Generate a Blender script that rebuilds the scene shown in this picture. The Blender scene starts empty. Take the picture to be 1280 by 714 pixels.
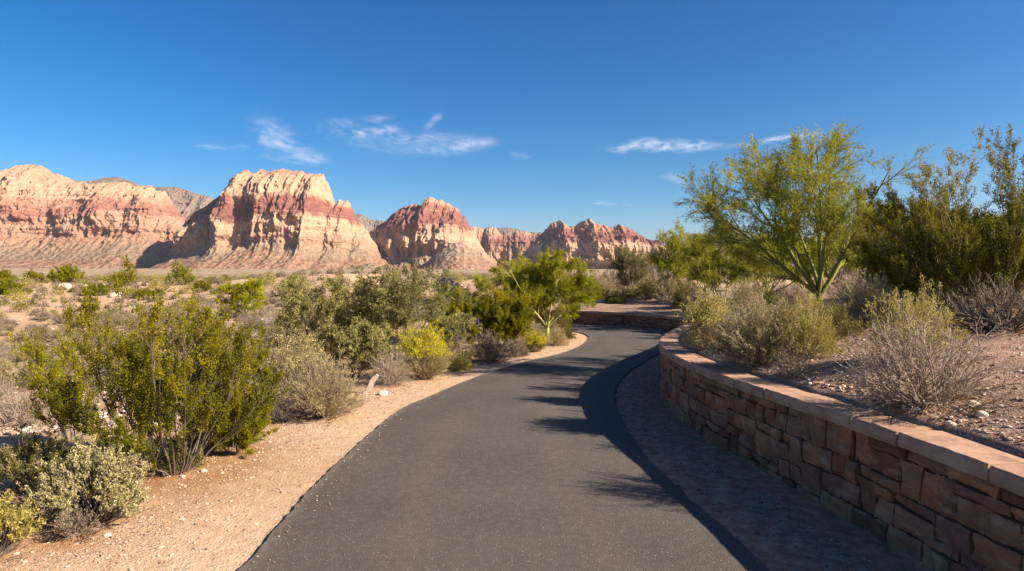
import bpy, math, random
import numpy as np
from mathutils import Vector
SC = bpy.context.scene
COL = SC.collection
F = 853.33          # focal length in photo pixels (24 mm on a 36 mm sensor, 1280 px wide)
HOR = 345.0         # pixel row of the horizon
EYE = 1.7           # camera height
SUN_EL = math.radians(31.5)
SUN_H = np.array([0.94, -0.342])       # horizontal direction towards the sun

# ------------------------------------------------------------------ noise
_r = np.random.RandomState(7)
PERM = np.concatenate([_r.permutation(512)] * 4)
GV = _r.rand(512)
def vnoise(x, y, z=0.0):
    x, y, z = np.broadcast_arrays(np.asarray(x, float), np.asarray(y, float), np.asarray(z, float))
    xi = np.floor(x).astype(np.int64); yi = np.floor(y).astype(np.int64); zi = np.floor(z).astype(np.int64)
    xf, yf, zf = x - xi, y - yi, z - zi
    u = xf*xf*(3-2*xf); v = yf*yf*(3-2*yf); w = zf*zf*(3-2*zf)
    def h(a, b, c): return GV[PERM[(PERM[(PERM[a & 511] + b) & 511] + c) & 511]]
    def l(a, b, t): return a + (b-a)*t
    return l(l(l(h(xi, yi, zi), h(xi+1, yi, zi), u), l(h(xi, yi+1, zi), h(xi+1, yi+1, zi), u), v),
             l(l(h(xi, yi, zi+1), h(xi+1, yi, zi+1), u), l(h(xi, yi+1, zi+1), h(xi+1, yi+1, zi+1), u), v), w)
def fbm(x, y, z=0.0, o=4):
    s = 0; a = 1; t = 0
    for k in range(o):
        s = s + a*vnoise(np.asarray(x)*2**k+17*k, np.asarray(y)*2**k+31*k, np.asarray(z)*2**k+5*k); t += a; a *= .5
    return s/t
def sst(a, b, x):
    t = np.clip((np.asarray(x, float)-a)/(b-a), 0, 1); return t*t*(3-2*t)
def ease(pts, x):
    return np.interp(x, [p[0] for p in pts], [p[1] for p in pts])
def unit(v): return v/np.maximum(np.linalg.norm(v, axis=-1, keepdims=True), 1e-9)

def spline(P, n):
    P = np.array(P, float); out = []
    for i in range(len(P)-1):
        p0 = P[max(i-1, 0)]; p1 = P[i]; p2 = P[i+1]; p3 = P[min(i+2, len(P)-1)]
        for t in np.linspace(0, 1, n, endpoint=False):
            out.append(.5*((2*p1)+(-p0+p2)*t+(2*p0-5*p1+4*p2-p3)*t*t+(-p0+3*p1-3*p2+p3)*t**3))
    out.append(P[-1]); return np.array(out)

# ------------------------------------------------------------------ mesh and object helpers
def mesh_np(name, V, blocks, mats, attrs=None, smooth=False):
    """blocks: list of (faces (M,k) int array, material index)"""
    me = bpy.data.meshes.new(name)
    V = np.ascontiguousarray(V, dtype=np.float32)
    loops = np.concatenate([b[0].ravel() for b in blocks]).astype(np.int32)
    tot = np.concatenate([np.full(len(b[0]), b[0].shape[1], np.int32) for b in blocks])
    mi = np.concatenate([np.full(len(b[0]), b[1], np.int32) for b in blocks])
    start = np.concatenate([[0], np.cumsum(tot)[:-1]]).astype(np.int32)
    me.vertices.add(len(V)); me.vertices.foreach_set('co', V.ravel())
    me.loops.add(len(loops)); me.loops.foreach_set('vertex_index', loops)
    me.polygons.add(len(tot)); me.polygons.foreach_set('loop_start', start)
    me.polygons.foreach_set('loop_total', tot)
    me.polygons.foreach_set('material_index', mi)
    me.polygons.foreach_set('use_smooth', np.full(len(tot), smooth, bool))
    for m in mats: me.materials.append(m)
    for k, a in (attrs or {}).items():
        a = np.asarray(a, np.float32)
        if a.ndim == 1:
            at = me.attributes.new(k, 'FLOAT', 'POINT'); at.data.foreach_set('value', a)
        else:
            at = me.attributes.new(k, 'FLOAT_VECTOR', 'POINT'); at.data.foreach_set('vector', np.ascontiguousarray(a).ravel())
    me.update(calc_edges=True)
    return me
def add(name, me, parent=None, loc=(0, 0, 0), rotz=0.0, scale=None):
    o = bpy.data.objects.new(name, me); COL.objects.link(o)
    o.location = loc; o.rotation_euler = (0, 0, rotz)
    if scale is not None: o.scale = scale
    if parent is not None: o.parent = parent
    return o
def tag(o, label=None, cat=None, group=None, kind=None):
    if label: o['label'] = label
    if cat: o['category'] = cat
    if group: o['group'] = group
    if kind: o['kind'] = kind
    return o
class Geo:
    """accumulates vertices / faces / attribute 'tint'"""
    def __init__(s): s.V = []; s.B = []; s.T = []; s.n = 0
    def add(s, V, Fc, mi=0, tint=0.5):
        V = V.reshape(-1, 3); s.V.append(V); s.B.append((Fc+s.n, mi)); s.n += len(V)
        s.T.append(np.broadcast_to(np.asarray(tint, float), (len(V),)) if np.ndim(tint) == 0 else tint)
    def mesh(s, name, mats, smooth=False):
        return mesh_np(name, np.concatenate(s.V), s.B, mats, {'tint': np.concatenate(s.T)}, smooth)
def tubes(geo, P, R, m=3, mi=0, tint=0.5):
    N, K, _ = P.shape
    if N == 0: return
    T = unit(np.gradient(P, axis=1))
    ref = np.where(np.abs(T[..., 2:3]) < .8, np.array([0, 0, 1.]), np.array([1., 0, 0]))
    ref = np.broadcast_to(ref[:, :1], T.shape)
    A = unit(np.cross(T, ref)); B = np.cross(T, A)
    an = np.arange(m)*2*math.pi/m
    V = P[:, :, None]+R[:, :, None, None]*(A[:, :, None]*np.cos(an)[:, None]+B[:, :, None]*np.sin(an)[:, None])
    n = np.arange(N)[:, None, None]; k = np.arange(K-1)[None, :, None]; j = np.arange(m)[None, None]
    j2 = (j+1) % m
    b = n*K*m
    Fc = np.stack([b+k*m+j, b+k*m+j2, b+(k+1)*m+j2, b+(k+1)*m+j], -1).reshape(-1, 4)
    tt = np.repeat(tint, K*m) if np.ndim(tint) else tint
    geo.add(V, Fc, mi, tt)
def leaves(geo, C, D, rng, l, w, mi=0, tint=0.5):
    """a small folded diamond at each centre C, pointing roughly along D"""
    N = len(C)
    if N == 0: return
    D = unit(D); S = unit(np.cross(D, rng.normal(size=(N, 3))))
    l = l*rng.uniform(.6, 1.35, (N, 1)); w = w*rng.uniform(.6, 1.35, (N, 1))
    Nn = np.cross(D, S)
    V = np.stack([C-D*l*.5, C+S*w*.5+Nn*w*.15, C+D*l*.5, C-S*w*.5+Nn*w*.15], 1)
    Fc = np.arange(N*4).reshape(N, 4)
    geo.add(V, Fc, mi, np.repeat(tint, 4) if np.ndim(tint) else tint)

# ------------------------------------------------------------------ branching
def grow(rng, base, d, L, K, wig, up=0.0):
    pts = [base]; d = unit(d)
    for k in range(K-1):
        d = unit(d+rng.normal(size=d.shape)*wig+np.array([0, 0, up]))
        pts.append(pts[-1]+d*(L/(K-1))[:, None])
    return np.stack(pts, 1)
def shoots(rng, P, n, t0, t1, ang, L, K, wig, up=0.0, taper=.5, angv=.3):
    N, KK, _ = P.shape
    idx = np.repeat(np.arange(N), n); M = len(idx)
    t = rng.uniform(t0, t1, M)
    f = t*(KK-1); i = np.clip(f.astype(int), 0, KK-2); f = (f-i)[:, None]
    a = P[idx, i]; b = P[idx, i+1]
    pos = a*(1-f)+b*f; tan = unit(b-a)
    perp = unit(np.cross(tan, rng.normal(size=(M, 3))))
    an = (ang*(1+rng.normal(size=M)*angv))[:, None]
    d = tan*np.cos(an)+perp*np.sin(an)
    LL = L*(1-taper*(t-t0)/(t1-t0+1e-6))*rng.uniform(.6, 1.3, M)
    return grow(rng, pos, d, LL, K, wig, up), idx, t
def rad(P, r0, r1): 
    N, K, _ = P.shape
    r0 = np.broadcast_to(r0, (N,)); r1 = np.broadcast_to(r1, (N,))
    return r0[:, None]+(r1-r0)[:, None]*np.linspace(0, 1, K)[None]
def along(rng, P, n, t0=0.0, t1=1.0):
    N, K, _ = P.shape
    idx = np.repeat(np.arange(N), n); t = rng.uniform(t0, t1, len(idx))*(K-1)
    i = np.clip(t.astype(int), 0, K-2); f = (t-i)[:, None]
    return P[idx, i]*(1-f)+P[idx, i+1]*f, unit(P[idx, i+1]-P[idx, i]), idx

# ------------------------------------------------------------------ materials
def new_mat(name):
    m = bpy.data.materials.new(name); m.use_nodes = True
    nt = m.node_tree; nt.nodes.clear()
    out = nt.nodes.new('ShaderNodeOutputMaterial')
    return m, nt, out
def N(nt, t, **kw):
    n = nt.nodes.new(t)
    for k, v in kw.items():
        if hasattr(n, k) and k not in ('inputs',): setattr(n, k, v)
        else: n.inputs[k.replace('_', ' ')].default_value = v
    return n
def noise(nt, scale, detail=4, rough=.55, vec=None, dist=0.0):
    n = nt.nodes.new('ShaderNodeTexNoise')
    n.inputs['Scale'].default_value = scale; n.inputs['Detail'].default_value = detail
    n.inputs['Roughness'].default_value = rough; n.inputs['Distortion'].default_value = dist
    if vec is not None: nt.links.new(vec, n.inputs['Vector'])
    return n.outputs['Fac']
def ramp(nt, fac, stops, interp='LINEAR'):
    r = nt.nodes.new('ShaderNodeValToRGB'); r.color_ramp.interpolation = interp
    e = r.color_ramp.elements
    while len(e) < len(stops): e.new(.5)
    for i, (p, c) in enumerate(stops):
        e[i].position = p
        e[i].color = (c[0], c[1], c[2], 1) if hasattr(c, '__len__') else (c, c, c, 1)
    nt.links.new(fac, r.inputs['Fac']); return r.outputs['Color']
def mixc(nt, fac, a, b, blend='MIX'):
    m = nt.nodes.new('ShaderNodeMix'); m.data_type = 'RGBA'; m.blend_type = blend
    for s, v in ((m.inputs[0], fac), (m.inputs[6], a), (m.inputs[7], b)):
        if hasattr(v, 'is_linked'): nt.links.new(v, s)
        elif hasattr(v, '__len__'): s.default_value = (v[0], v[1], v[2], 1)
        else: s.default_value = v
    return m.outputs[2]
def mathn(nt, op, a, b=0.0, c=None, clamp=False):
    m = nt.nodes.new('ShaderNodeMath'); m.operation = op; m.use_clamp = clamp
    for i, v in enumerate((a, b) if c is None else (a, b, c)):
        if hasattr(v, 'is_linked'): nt.links.new(v, m.inputs[i])
        else: m.inputs[i].default_value = v
    return m.outputs[0]
def attr(nt, name, out='Fac'):
    a = nt.nodes.new('ShaderNodeAttribute'); a.attribute_name = name; return a.outputs[out]
def geopos(nt): return nt.nodes.new('ShaderNodeNewGeometry').outputs['Position']
def scaled(nt, vec, s):
    m = nt.nodes.new('ShaderNodeVectorMath'); m.operation = 'MULTIPLY'
    nt.links.new(vec, m.inputs[0]); m.inputs[1].default_value = s; return m.outputs[0]
def bump(nt, h, strength, dist, normal=None):
    b = nt.nodes.new('ShaderNodeBump'); b.inputs['Strength'].default_value = strength
    b.inputs['Distance'].default_value = dist; nt.links.new(h, b.inputs['Height'])
    if normal is not None: nt.links.new(normal, b.inputs['Normal'])
    return b.outputs['Normal']
def diffuse_out(nt, out, col, nrm=None, rough=.9, spec=.2):
    p = nt.nodes.new('ShaderNodeBsdfPrincipled')
    if hasattr(col, 'is_linked'): nt.links.new(col, p.inputs['Base Color'])
    else: p.inputs['Base Color'].default_value = (*col, 1)
    p.inputs['Roughness'].default_value = rough; p.inputs['Specular IOR Level'].default_value = spec
    if nrm is not None: nt.links.new(nrm, p.inputs['Normal'])
    nt.links.new(p.outputs[0], out.inputs['Surface']); return p

def leaf_mat(name, c0, c1, trans=.3, c2=None):
    m, nt, out = new_mat(name)
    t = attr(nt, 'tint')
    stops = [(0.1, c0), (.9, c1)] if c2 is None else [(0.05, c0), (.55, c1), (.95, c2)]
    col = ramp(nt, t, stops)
    hs = nt.nodes.new('ShaderNodeHueSaturation'); oi = nt.nodes.new('ShaderNodeObjectInfo')
    nt.links.new(mathn(nt, 'MULTIPLY_ADD', oi.outputs['Random'], .3, .85), hs.inputs['Value'])
    nt.links.new(col, hs.inputs['Color']); col = hs.outputs[0]
    d = nt.nodes.new('ShaderNodeBsdfDiffuse'); tr = nt.nodes.new('ShaderNodeBsdfTranslucent')
    mx = nt.nodes.new('ShaderNodeMixShader'); mx.inputs[0].default_value = trans
    nt.links.new(col, d.inputs[0]); nt.links.new(col, tr.inputs[0])
    nt.links.new(d.outputs[0], mx.inputs[1]); nt.links.new(tr.outputs[0], mx.inputs[2])
    nt.links.new(mx.outputs[0], out.inputs['Surface']); return m
def bark_mat(name, c0, c1):
    m, nt, out = new_mat(name)
    n = noise(nt, 30, 3, .6, geopos(nt))
    col = mixc(nt, attr(nt, 'tint'), mixc(nt, n, c0, c1), c1)
    diffuse_out(nt, out, col, bump(nt, n, .4, .01), .85, .2); return m

M = {}
M['creosote'] = leaf_mat('creosote_leaf', (.10, .105, .008), (.25, .225, .012), .45, (.42, .345, .02))
M['creosote_dark'] = leaf_mat('dark_creosote_leaf', (.055, .065, .008), (.17, .155, .014), .42, (.34, .26, .02))
M['paloverde'] = leaf_mat('palo_verde_leaf', (.15, .165, .018), (.33, .32, .035), .48, (.52, .46, .055))
M['paloverde_bright'] = leaf_mat('bright_palo_verde_leaf', (.14, .16, .010), (.30, .29, .014), .45, (.46, .41, .025))
M['acacia'] = leaf_mat('acacia_leaf', (.16, .15, .05), (.32, .285, .10), .38, (.46, .40, .15))
M['brown_tree'] = leaf_mat('dry_mesquite_leaf', (.12, .11, .04), (.22, .19, .08), .3, (.33, .28, .13))
M['sage'] = leaf_mat('sage_leaf', (.23, .195, .08), (.42, .355, .155), .33, (.58, .49, .23))
M['sage_gold'] = leaf_mat('golden_sage_leaf', (.28, .23, .06), (.50, .42, .11), .36, (.66, .56, .18))
M['silver'] = leaf_mat('silver_leaf', (.27, .24, .10), (.47, .42, .19), .28, (.64, .56, .28))
M['yellow'] = leaf_mat('yellow_flower', (.36, .36, .02), (.60, .50, .015), .35, (.78, .62, .015))
M['grey'] = leaf_mat('grey_scrub_leaf', (.16, .12, .08), (.30, .225, .15), .25, (.45, .34, .23))
M['olive'] = leaf_mat('olive_scrub_leaf', (.13, .12, .035), (.24, .21, .06), .3, (.36, .31, .10))
M['straw'] = leaf_mat('straw', (.30, .24, .11), (.48, .38, .18), .3, (.60, .48, .24))
M['twig_grey'] = bark_mat('grey_twig', (.17, .125, .09), (.40, .31, .235))
M['twig_dark'] = bark_mat('dark_twig', (.10, .075, .055), (.18, .14, .11))
M['twig_tan'] = bark_mat('tan_twig', (.24, .18, .11), (.38, .30, .19))
M['bark_green'] = bark_mat('green_bark', (.24, .26, .07), (.40, .38, .12))
M['bark_olive'] = bark_mat('olive_bark', (.13, .15, .03), (.24, .24, .06))
M['bark_dark'] = bark_mat('dark_bark', (.045, .035, .03), (.09, .07, .055))
M['cactus'] = leaf_mat('cactus_pad', (.22, .25, .10), (.36, .36, .16), .05)

# ------------------------------------------------------------------ plan of the place
PAIRS = [((-1.5, -9), (1.75, -9)), ((-1.52, -3), (1.62, -3)), ((-1.55, 0), (1.55, 0)), ((-1.57, 3.93), (1.48, 3.93)),
 ((-1.60, 5.37), (1.33, 5.4)), ((-1.56, 6.56), (1.26, 6.9)), ((-1.43, 8.58), (1.32, 8.43)), ((-1.17, 9.61), (1.45, 9.63)),
 ((-.84, 10.75), (1.62, 10.55)), ((-.42, 11.99), (1.84, 11.4)), ((0, 12.95), (2.21, 12.5)), ((.35, 13.7), (2.5, 13.2)),
 ((.83, 14.5), (2.8, 14.0)), ((1.25, 15.4), (3.29, 15.1)), ((1.68, 16.7), (3.85, 16.5)), ((2.02, 18.2), (4.28, 18.3)),
 ((2.15, 19.3), (4.4, 19.8)), ((2.05, 20.4), (4.1, 21.2)), ((1.7, 21.2), (3.4, 22.5)), ((1.0, 21.8), (1.9, 23.7)),
 ((-.8, 22.7), (.3, 24.8)), ((-2.5, 24.6), (-.8, 26.3)), ((-3.7, 28), (-1.5, 29)), ((-4.7, 34), (-2.3, 34.3)), ((-6.8, 45), (-4.4, 45.5)), ((-11, 60), (-8.6, 61))]
EL = spline([p[0] for p in PAIRS], 26); ER = spline([p[1] for p in PAIRS], 26)
WALL = spline([(3.3, -9), (2.95, -3), (2.68, 0), (2.45, 3.97), (2.28, 5.41), (2.13, 6.53), (2.03, 7.5), (2.04, 8.7), (2.16, 9.87),
 (2.5, 11.15), (3.0, 12.5), (3.5, 13.7), (4.0, 14.9), (4.5, 16.3), (4.92, 18.0), (5.05, 19.4), (4.85, 20.9), (4.3, 22.3), (3.5, 23.3), (2.2, 24.35),
 (.75, 25.25), (-.3, 26.6), (-.95, 29), (-1.3, 31.5)], 10)
def resample(P, step):
    d = np.concatenate([[0], np.cumsum(np.linalg.norm(np.diff(P, axis=0), axis=1))])
    n = int(d[-1]/step)+1; s = np.linspace(0, d[-1], n)
    return np.stack([np.interp(s, d, P[:, i]) for i in range(2)], 1), s
WP, WS = resample(WALL, .05)
WT = unit(np.gradient(WP, axis=0)); WN = np.stack([-WT[:, 1], WT[:, 0]], 1)     # WN points to the road side
WLEN = WS[-1]
def wall_h(s):      # height of the finished wall at arc length s
    y = np.interp(s, WS, WP[:, 1]); x = np.interp(s, WS, WP[:, 0])
    h = .73-.26*sst(13, 21, y)
    return h*(1-.9*sst(26.5, 31, y))
def dist_poly(P, X, Y):
    """signed distance to polyline (positive on its right-hand side) and arc position"""
    pts = np.stack([X, Y], -1).reshape(-1, 2); best = np.full(len(pts), 1e9); sg = np.ones(len(pts)); sa = np.zeros(len(pts))
    s0 = 0
    for i in range(len(P)-1):
        a = P[i]; b = P[i+1]; ab = b-a; L2 = (ab**2).sum(); Ln = math.sqrt(L2)
        ap = pts-a; t = np.clip((ap@ab)/L2, 0, 1)
        dd = ap-t[:, None]*ab; d = (dd**2).sum(1)
        cr = ap[:, 0]*ab[1]-ap[:, 1]*ab[0]
        m = d < best-1e-12
        best[m] = d[m]; sg[m] = np.sign(cr[m]+1e-12); sa[m] = s0+t[m]*Ln
        s0 += Ln
    return (np.sqrt(best)*sg).reshape(np.shape(X)), sa.reshape(np.shape(X))
WQ = resample(WALL, .35)[0]; EQ = resample(EL, .4)[0]
def terrain(X, Y, full=False):
    X = np.asarray(X, float); Y = np.asarray(Y, float)
    dw, sw = dist_poly(WQ, X, Y)          # >0 : behind the wall
    dl, _ = dist_poly(EQ, X, Y)           # <0 : left of the path
    r = np.hypot(X, Y)
    hw = np.maximum(wall_h(sw)-.055, 0)
    yw = np.interp(sw, WS, WP[:, 1])
    bank = sst(.08, .24, dw)
    rise = (.75-.45*sst(14, 24, yw))*(1-np.exp(-np.maximum(dw, 0)/2.5))
    rise = rise+.012*np.clip(dw-3, 0, 60)+.38*sst(2, 20, dw)*sst(14, 24, yw)
    zb = hw+rise+(fbm(X*.5, Y*.5, 3, 4)-.5)*.25*sst(.5, 3, dw)+(fbm(X*3, Y*3, 1, 3)-.5)*.05*sst(.3, .8, dw)
    left = np.maximum(-dl, 0)
    zl = -.3*sst(1.6, 7, left)-1.3*sst(5, 20, left)+(fbm(X*.22, Y*.22, 8, 4)-.5)*.8*sst(5, 18, left)+(fbm(X*1.6, Y*1.6, 2, 3)-.5)*.10*sst(1, 2.5, left)
    zl = zl+2.75*sst(26, 88, r)*sst(0, 5, left)+(fbm(X*.05, Y*.05, 4, 3)-.5)*1.2*sst(25, 70, r)*sst(0, 5, left)
    zl = zl-.02
    z = zl*(1-bank)+zb*bank
    near = 1-sst(120, 420, r)
    val = -28+75*sst(300, 5200, r)+(fbm(X*.002, Y*.002, 6, 4)-.5)*14*sst(200, 900, r)
    z = z*near+val*(1-near)
    if full: return z, dw, -dl, bank, 1-near
    return z
def on_ground(px, py, ymin=3.0, ymax=150):
    """where the ray through a photo pixel meets the ground"""
    Y = np.concatenate([np.arange(ymin, 30, .04), np.arange(30, ymax, .3)])
    X = (px-640)/F*Y; z = terrain(X, Y); ray = EYE-(py-HOR)/F*Y
    k = np.where(ray <= z)[0]
    k = k[0] if len(k) else len(Y)-1
    return float(X[k]), float(Y[k]), float(z[k])
def at_depth(px, Y):
    X = (px-640)/F*Y; return float(X), float(Y), float(terrain(np.array([X]), np.array([Y]))[0])

# ------------------------------------------------------------------ plants
def p_creosote(seed, H, W, stems=16, leaf='creosote', nl=26, sz=.017, lean=(0, 0), twig='twig_dark', n1=11, n2=8, up=.10, low=.3):
    sz = sz*1.08; stems = int(stems*1.3); nl = int(nl*1.45)
    rng = np.random.RandomState(seed)
    an = rng.uniform(0, 2*math.pi, stems); sp = np.sqrt(rng.uniform(.02, 1, stems))
    d = np.stack([np.cos(an)*sp*W*.5+lean[0], np.sin(an)*sp*W*.5+lean[1], np.full(stems, H*.8)], 1)
    lowm = rng.uniform(0, 1, stems) < low; d[lowm, 2] *= rng.uniform(.18, .55, lowm.sum())
    L = np.linalg.norm(d, axis=1)*rng.uniform(.6, 1.2, stems)*.92
    base = np.stack([np.cos(an)*.06, np.sin(an)*.06, np.zeros(stems)-.03], 1)*np.array([W*.8, W*.8, 1])
    d[:, :2] *= 1.25
    P0 = grow(rng, base, d, L, 8, .10, up)
    P1, i1, t1 = shoots(rng, P0, n1+3, .18, .99, .46, H*.36, 5, .13, .20, .5)
    P2, i2, t2 = shoots(rng, P1, n2+1, .2, 1.0, .5, H*.10, 4, .14, .20, .4)
    g = Geo(); r0 = .0050*H
    tubes(g, P0, rad(P0, r0*rng.uniform(.7, 1.3, stems), r0*.25), 5)
    tubes(g, P1, rad(P1, r0*.35, r0*.12), 3); tubes(g, P2, rad(P2, r0*.15, r0*.06), 3)
    br = rng.uniform(0, 1, len(P1))
    f = Geo()
    # leaf density clumped per branchlet
    keep = rng.uniform(0, 1, len(P2)) < .62+.38*(vnoise(P2[:, -1, 0]*4/H, P2[:, -1, 1]*4/H, P2[:, -1, 2]*4/H) > .42)
    C, T, ix = along(rng, P2[keep], nl, .1, 1.08)
    C = C+rng.normal(size=C.shape)*sz*.62
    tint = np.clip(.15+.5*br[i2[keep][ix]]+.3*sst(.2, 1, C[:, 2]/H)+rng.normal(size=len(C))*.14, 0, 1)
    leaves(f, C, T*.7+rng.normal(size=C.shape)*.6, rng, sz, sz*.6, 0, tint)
    return [('foliage', f.mesh('creosote_foliage', [M[leaf]])), ('branches', g.mesh('creosote_branches', [M[twig]], True))]

def p_tree(seed, H, W, leaf='paloverde', bark='bark_green', limbs=5, n1=6, n2=7, n3=7, nl=12, sz=.035, fork=.16, lean=(0, 0), trunk=.05, droop=-.02, slim=.28, dirs=None):
    nl = int(nl*1.5); sz = sz*1.15; slim = slim*1.25; trunk = trunk*.68; fork = fork*.75; n1 += 1
    """short trunk forking low into spreading limbs with a feathery crown"""
    rng = np.random.RandomState(seed)
    h0 = H*fork
    base = np.array([[0, 0, -.08]]); P00 = grow(rng, base, np.array([[.06, 0, 1.]]), np.array([h0+.08]), 4, .05)
    top = P00[0, -1]
    an = np.arange(limbs)*2*math.pi/limbs+rng.uniform(-.4, .4, limbs)
    sp = rng.uniform(.45, 1, limbs); sp[0] = .1
    d = np.stack([np.cos(an)*sp*W*.36+lean[0], np.sin(an)*sp*W*.36+lean[1], np.full(limbs, (H-h0)*.72)], 1)
    if dirs is not None:
        limbs = len(dirs); d = np.array([(a, b, c) for a, b, c in dirs], float)*.80; d[:, 2] -= h0*.8
    L = np.linalg.norm(d, axis=1)*(rng.uniform(.85, 1.1, limbs) if dirs is None else 1)
    if dirs is None: d[:, :2] *= 1.3
    b0 = np.repeat(top[None], limbs, 0)-np.array([0, 0, 1])*rng.uniform(0, h0*.35, (limbs, 1))
    P0 = grow(rng, b0, d, L, 9, .10 if dirs is None else .07, .09 if dirs is None else .015)
    P1, i1, t1 = shoots(rng, P0, n1, .2, .95, .7, H*.40, 7, .13, .05, .5)
    P2, i2, t2 = shoots(rng, P1, n2, .2, 1.0, .58, H*.17, 5, .14, .02, .4)
    P3, i3, t3 = shoots(rng, P2, n3, .15, 1.0, .5, H*.085, 4, .15, droop, .3)
    g = Geo(); rt = trunk
    tubes(g, P00, rad(P00, rt*1.25, rt), 9)
    tubes(g, P0, rad(P0, rt*.62, rt*.12)*rng.uniform(.75, 1.15, (limbs, 1)), 7)
    tubes(g, P1, rad(P1, rt*.22, rt*.06), 4)
    c = Geo()
    tubes(c, P2, rad(P2, rt*.075, rt*.03), 3, 1); tubes(c, P3, rad(P3, rt*.035, rt*.018), 3, 1)
    br = rng.uniform(0, 1, len(P2))
    keep = rng.uniform(0, 1, len(P3)) < .5+.5*(vnoise(P3[:, -1, 0]*5/H, P3[:, -1, 1]*5/H, P3[:, -1, 2]*5/H) > .45)
    C, T, ix = along(rng, P3[keep], nl, .05, 1.05)
    C = C+rng.normal(size=C.shape)*sz*.45
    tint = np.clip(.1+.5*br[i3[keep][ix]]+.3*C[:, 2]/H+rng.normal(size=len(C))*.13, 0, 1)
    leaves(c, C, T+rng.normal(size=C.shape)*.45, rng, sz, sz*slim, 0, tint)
    return [('trunk', g.mesh('tree_trunk', [M[bark]], True)), ('crown', c.mesh('tree_crown', [M[leaf], M[bark]]))]

def dome(rng, n, W, H, low=.12):
    an = rng.uniform(0, 2*math.pi, n); cz = rng.uniform(low, 1, n)
    sz_ = np.sqrt(1-cz**2)
    d = np.stack([np.cos(an)*sz_*W*.5, np.sin(an)*sz_*W*.5, cz*H], 1)
    lump = .8+.35*vnoise(d[:, 0]*2.2/W+3, d[:, 1]*2.2/W, d[:, 2]*2.2/H)
    return d*lump[:, None]*rng.uniform(.82, 1.08, (n, 1))
def p_sage(seed, W, H, leaf='sage', twig='twig_grey', stems=220, n1=5, nl=9, sz=.014, slim=.4, low=.12, tipcol=None, frac=.35, straight=.05):
    sz = sz*1.35; nl = int(nl*1.45); slim = slim*1.15
    """dense dome of fine upright stems with small narrow leaves on the outer part"""
    rng = np.random.RandomState(seed)
    d = dome(rng, stems, W, H, low); L = np.linalg.norm(d, axis=1)
    base = np.stack([rng.normal(size=stems)*W*.05, rng.normal(size=stems)*W*.05, np.full(stems, -.02)], 1)
    P0 = grow(rng, base, d+np.array([0, 0, -.04*H]), L, 6, straight, .035)
    P1, i1, t1 = shoots(rng, P0, n1, .35, 1, .42, H*.26, 4, .09, .06, .4)
    g = Geo(); k = max(W, H)
    tubes(g, P0, rad(P0, .0042*k, .0012*k), 3, 0, rng.uniform(0, 1, stems)); tubes(g, P1, rad(P1, .0018*k, .0007*k), 3)
    f = Geo()
    C, T, ix = along(rng, P1, nl, frac, 1.05); C = C+rng.normal(size=C.shape)*sz*.5
    tint = np.clip(rng.uniform(.1, .75, len(P1))[ix]+rng.normal(size=len(C))*.13, 0, 1)
    mats = [M[leaf]]
    leaves(f, C, T+rng.normal(size=C.shape)*.35, rng, sz, sz*slim, 0, tint)
    if tipcol:
        mats.append(M[tipcol]); tip = P1[:, -1]; hi = tip[:, 2] > H*.5
        C = np.repeat(tip[hi], 16, 0)+rng.normal(size=(hi.sum()*16, 3))*sz*1.1
        leaves(f, C, rng.normal(size=C.shape), rng, sz*.9, sz*.7, 1, rng.uniform(0, 1, len(C)))
    return [('foliage', f.mesh('sage_foliage', mats)), ('branches', g.mesh('sage_branches', [M[twig]]))]

def p_dead(seed, W, H, stems=70, n1=6, n2=4, twig='twig_grey', leaf=None, th=1.0, nl=3):
    rng = np.random.RandomState(seed)
    d = dome(rng, stems, W, H, .08); L = np.linalg.norm(d, axis=1)
    base = np.stack([rng.normal(size=stems)*W*.04, rng.normal(size=stems)*W*.04, np.full(stems, -.02)], 1)
    P0 = grow(rng, base, d+np.array([0, 0, -.08*H]), L, 8, .13, .05)
    P1, i1, _ = shoots(rng, P0, n1, .25, 1, .65, H*.34, 5, .18, .03, .4)
    P2, i2, _ = shoots(rng, P1, n2, .2, 1, .7, H*.15, 4, .2, .02, .3)
    g = Geo(); k = max(W, H)*th
    tubes(g, P0, rad(P0, .007*k, .002*k), 4, 0, rng.uniform(0, 1, stems)); tubes(g, P1, rad(P1, .003*k, .0012*k), 3, 0, rng.uniform(0, 1, len(P1)))
    tubes(g, P2, rad(P2, .0016*k, .0008*k), 3, 0, rng.uniform(0, 1, len(P2)))
    parts = [('branches', g.mesh('dead_branches', [M[twig]]))]
    if leaf:
        f = Geo(); C, T, ix = along(rng, P2, nl, .3, 1.05)
        leaves(f, C, T+rng.normal(size=C.shape)*.5, rng, .013, .006, 0, rng.uniform(0, 1, len(C)))
        parts.insert(0, ('foliage', f.mesh('sparse_foliage', [M[leaf]])))
    return parts

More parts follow.
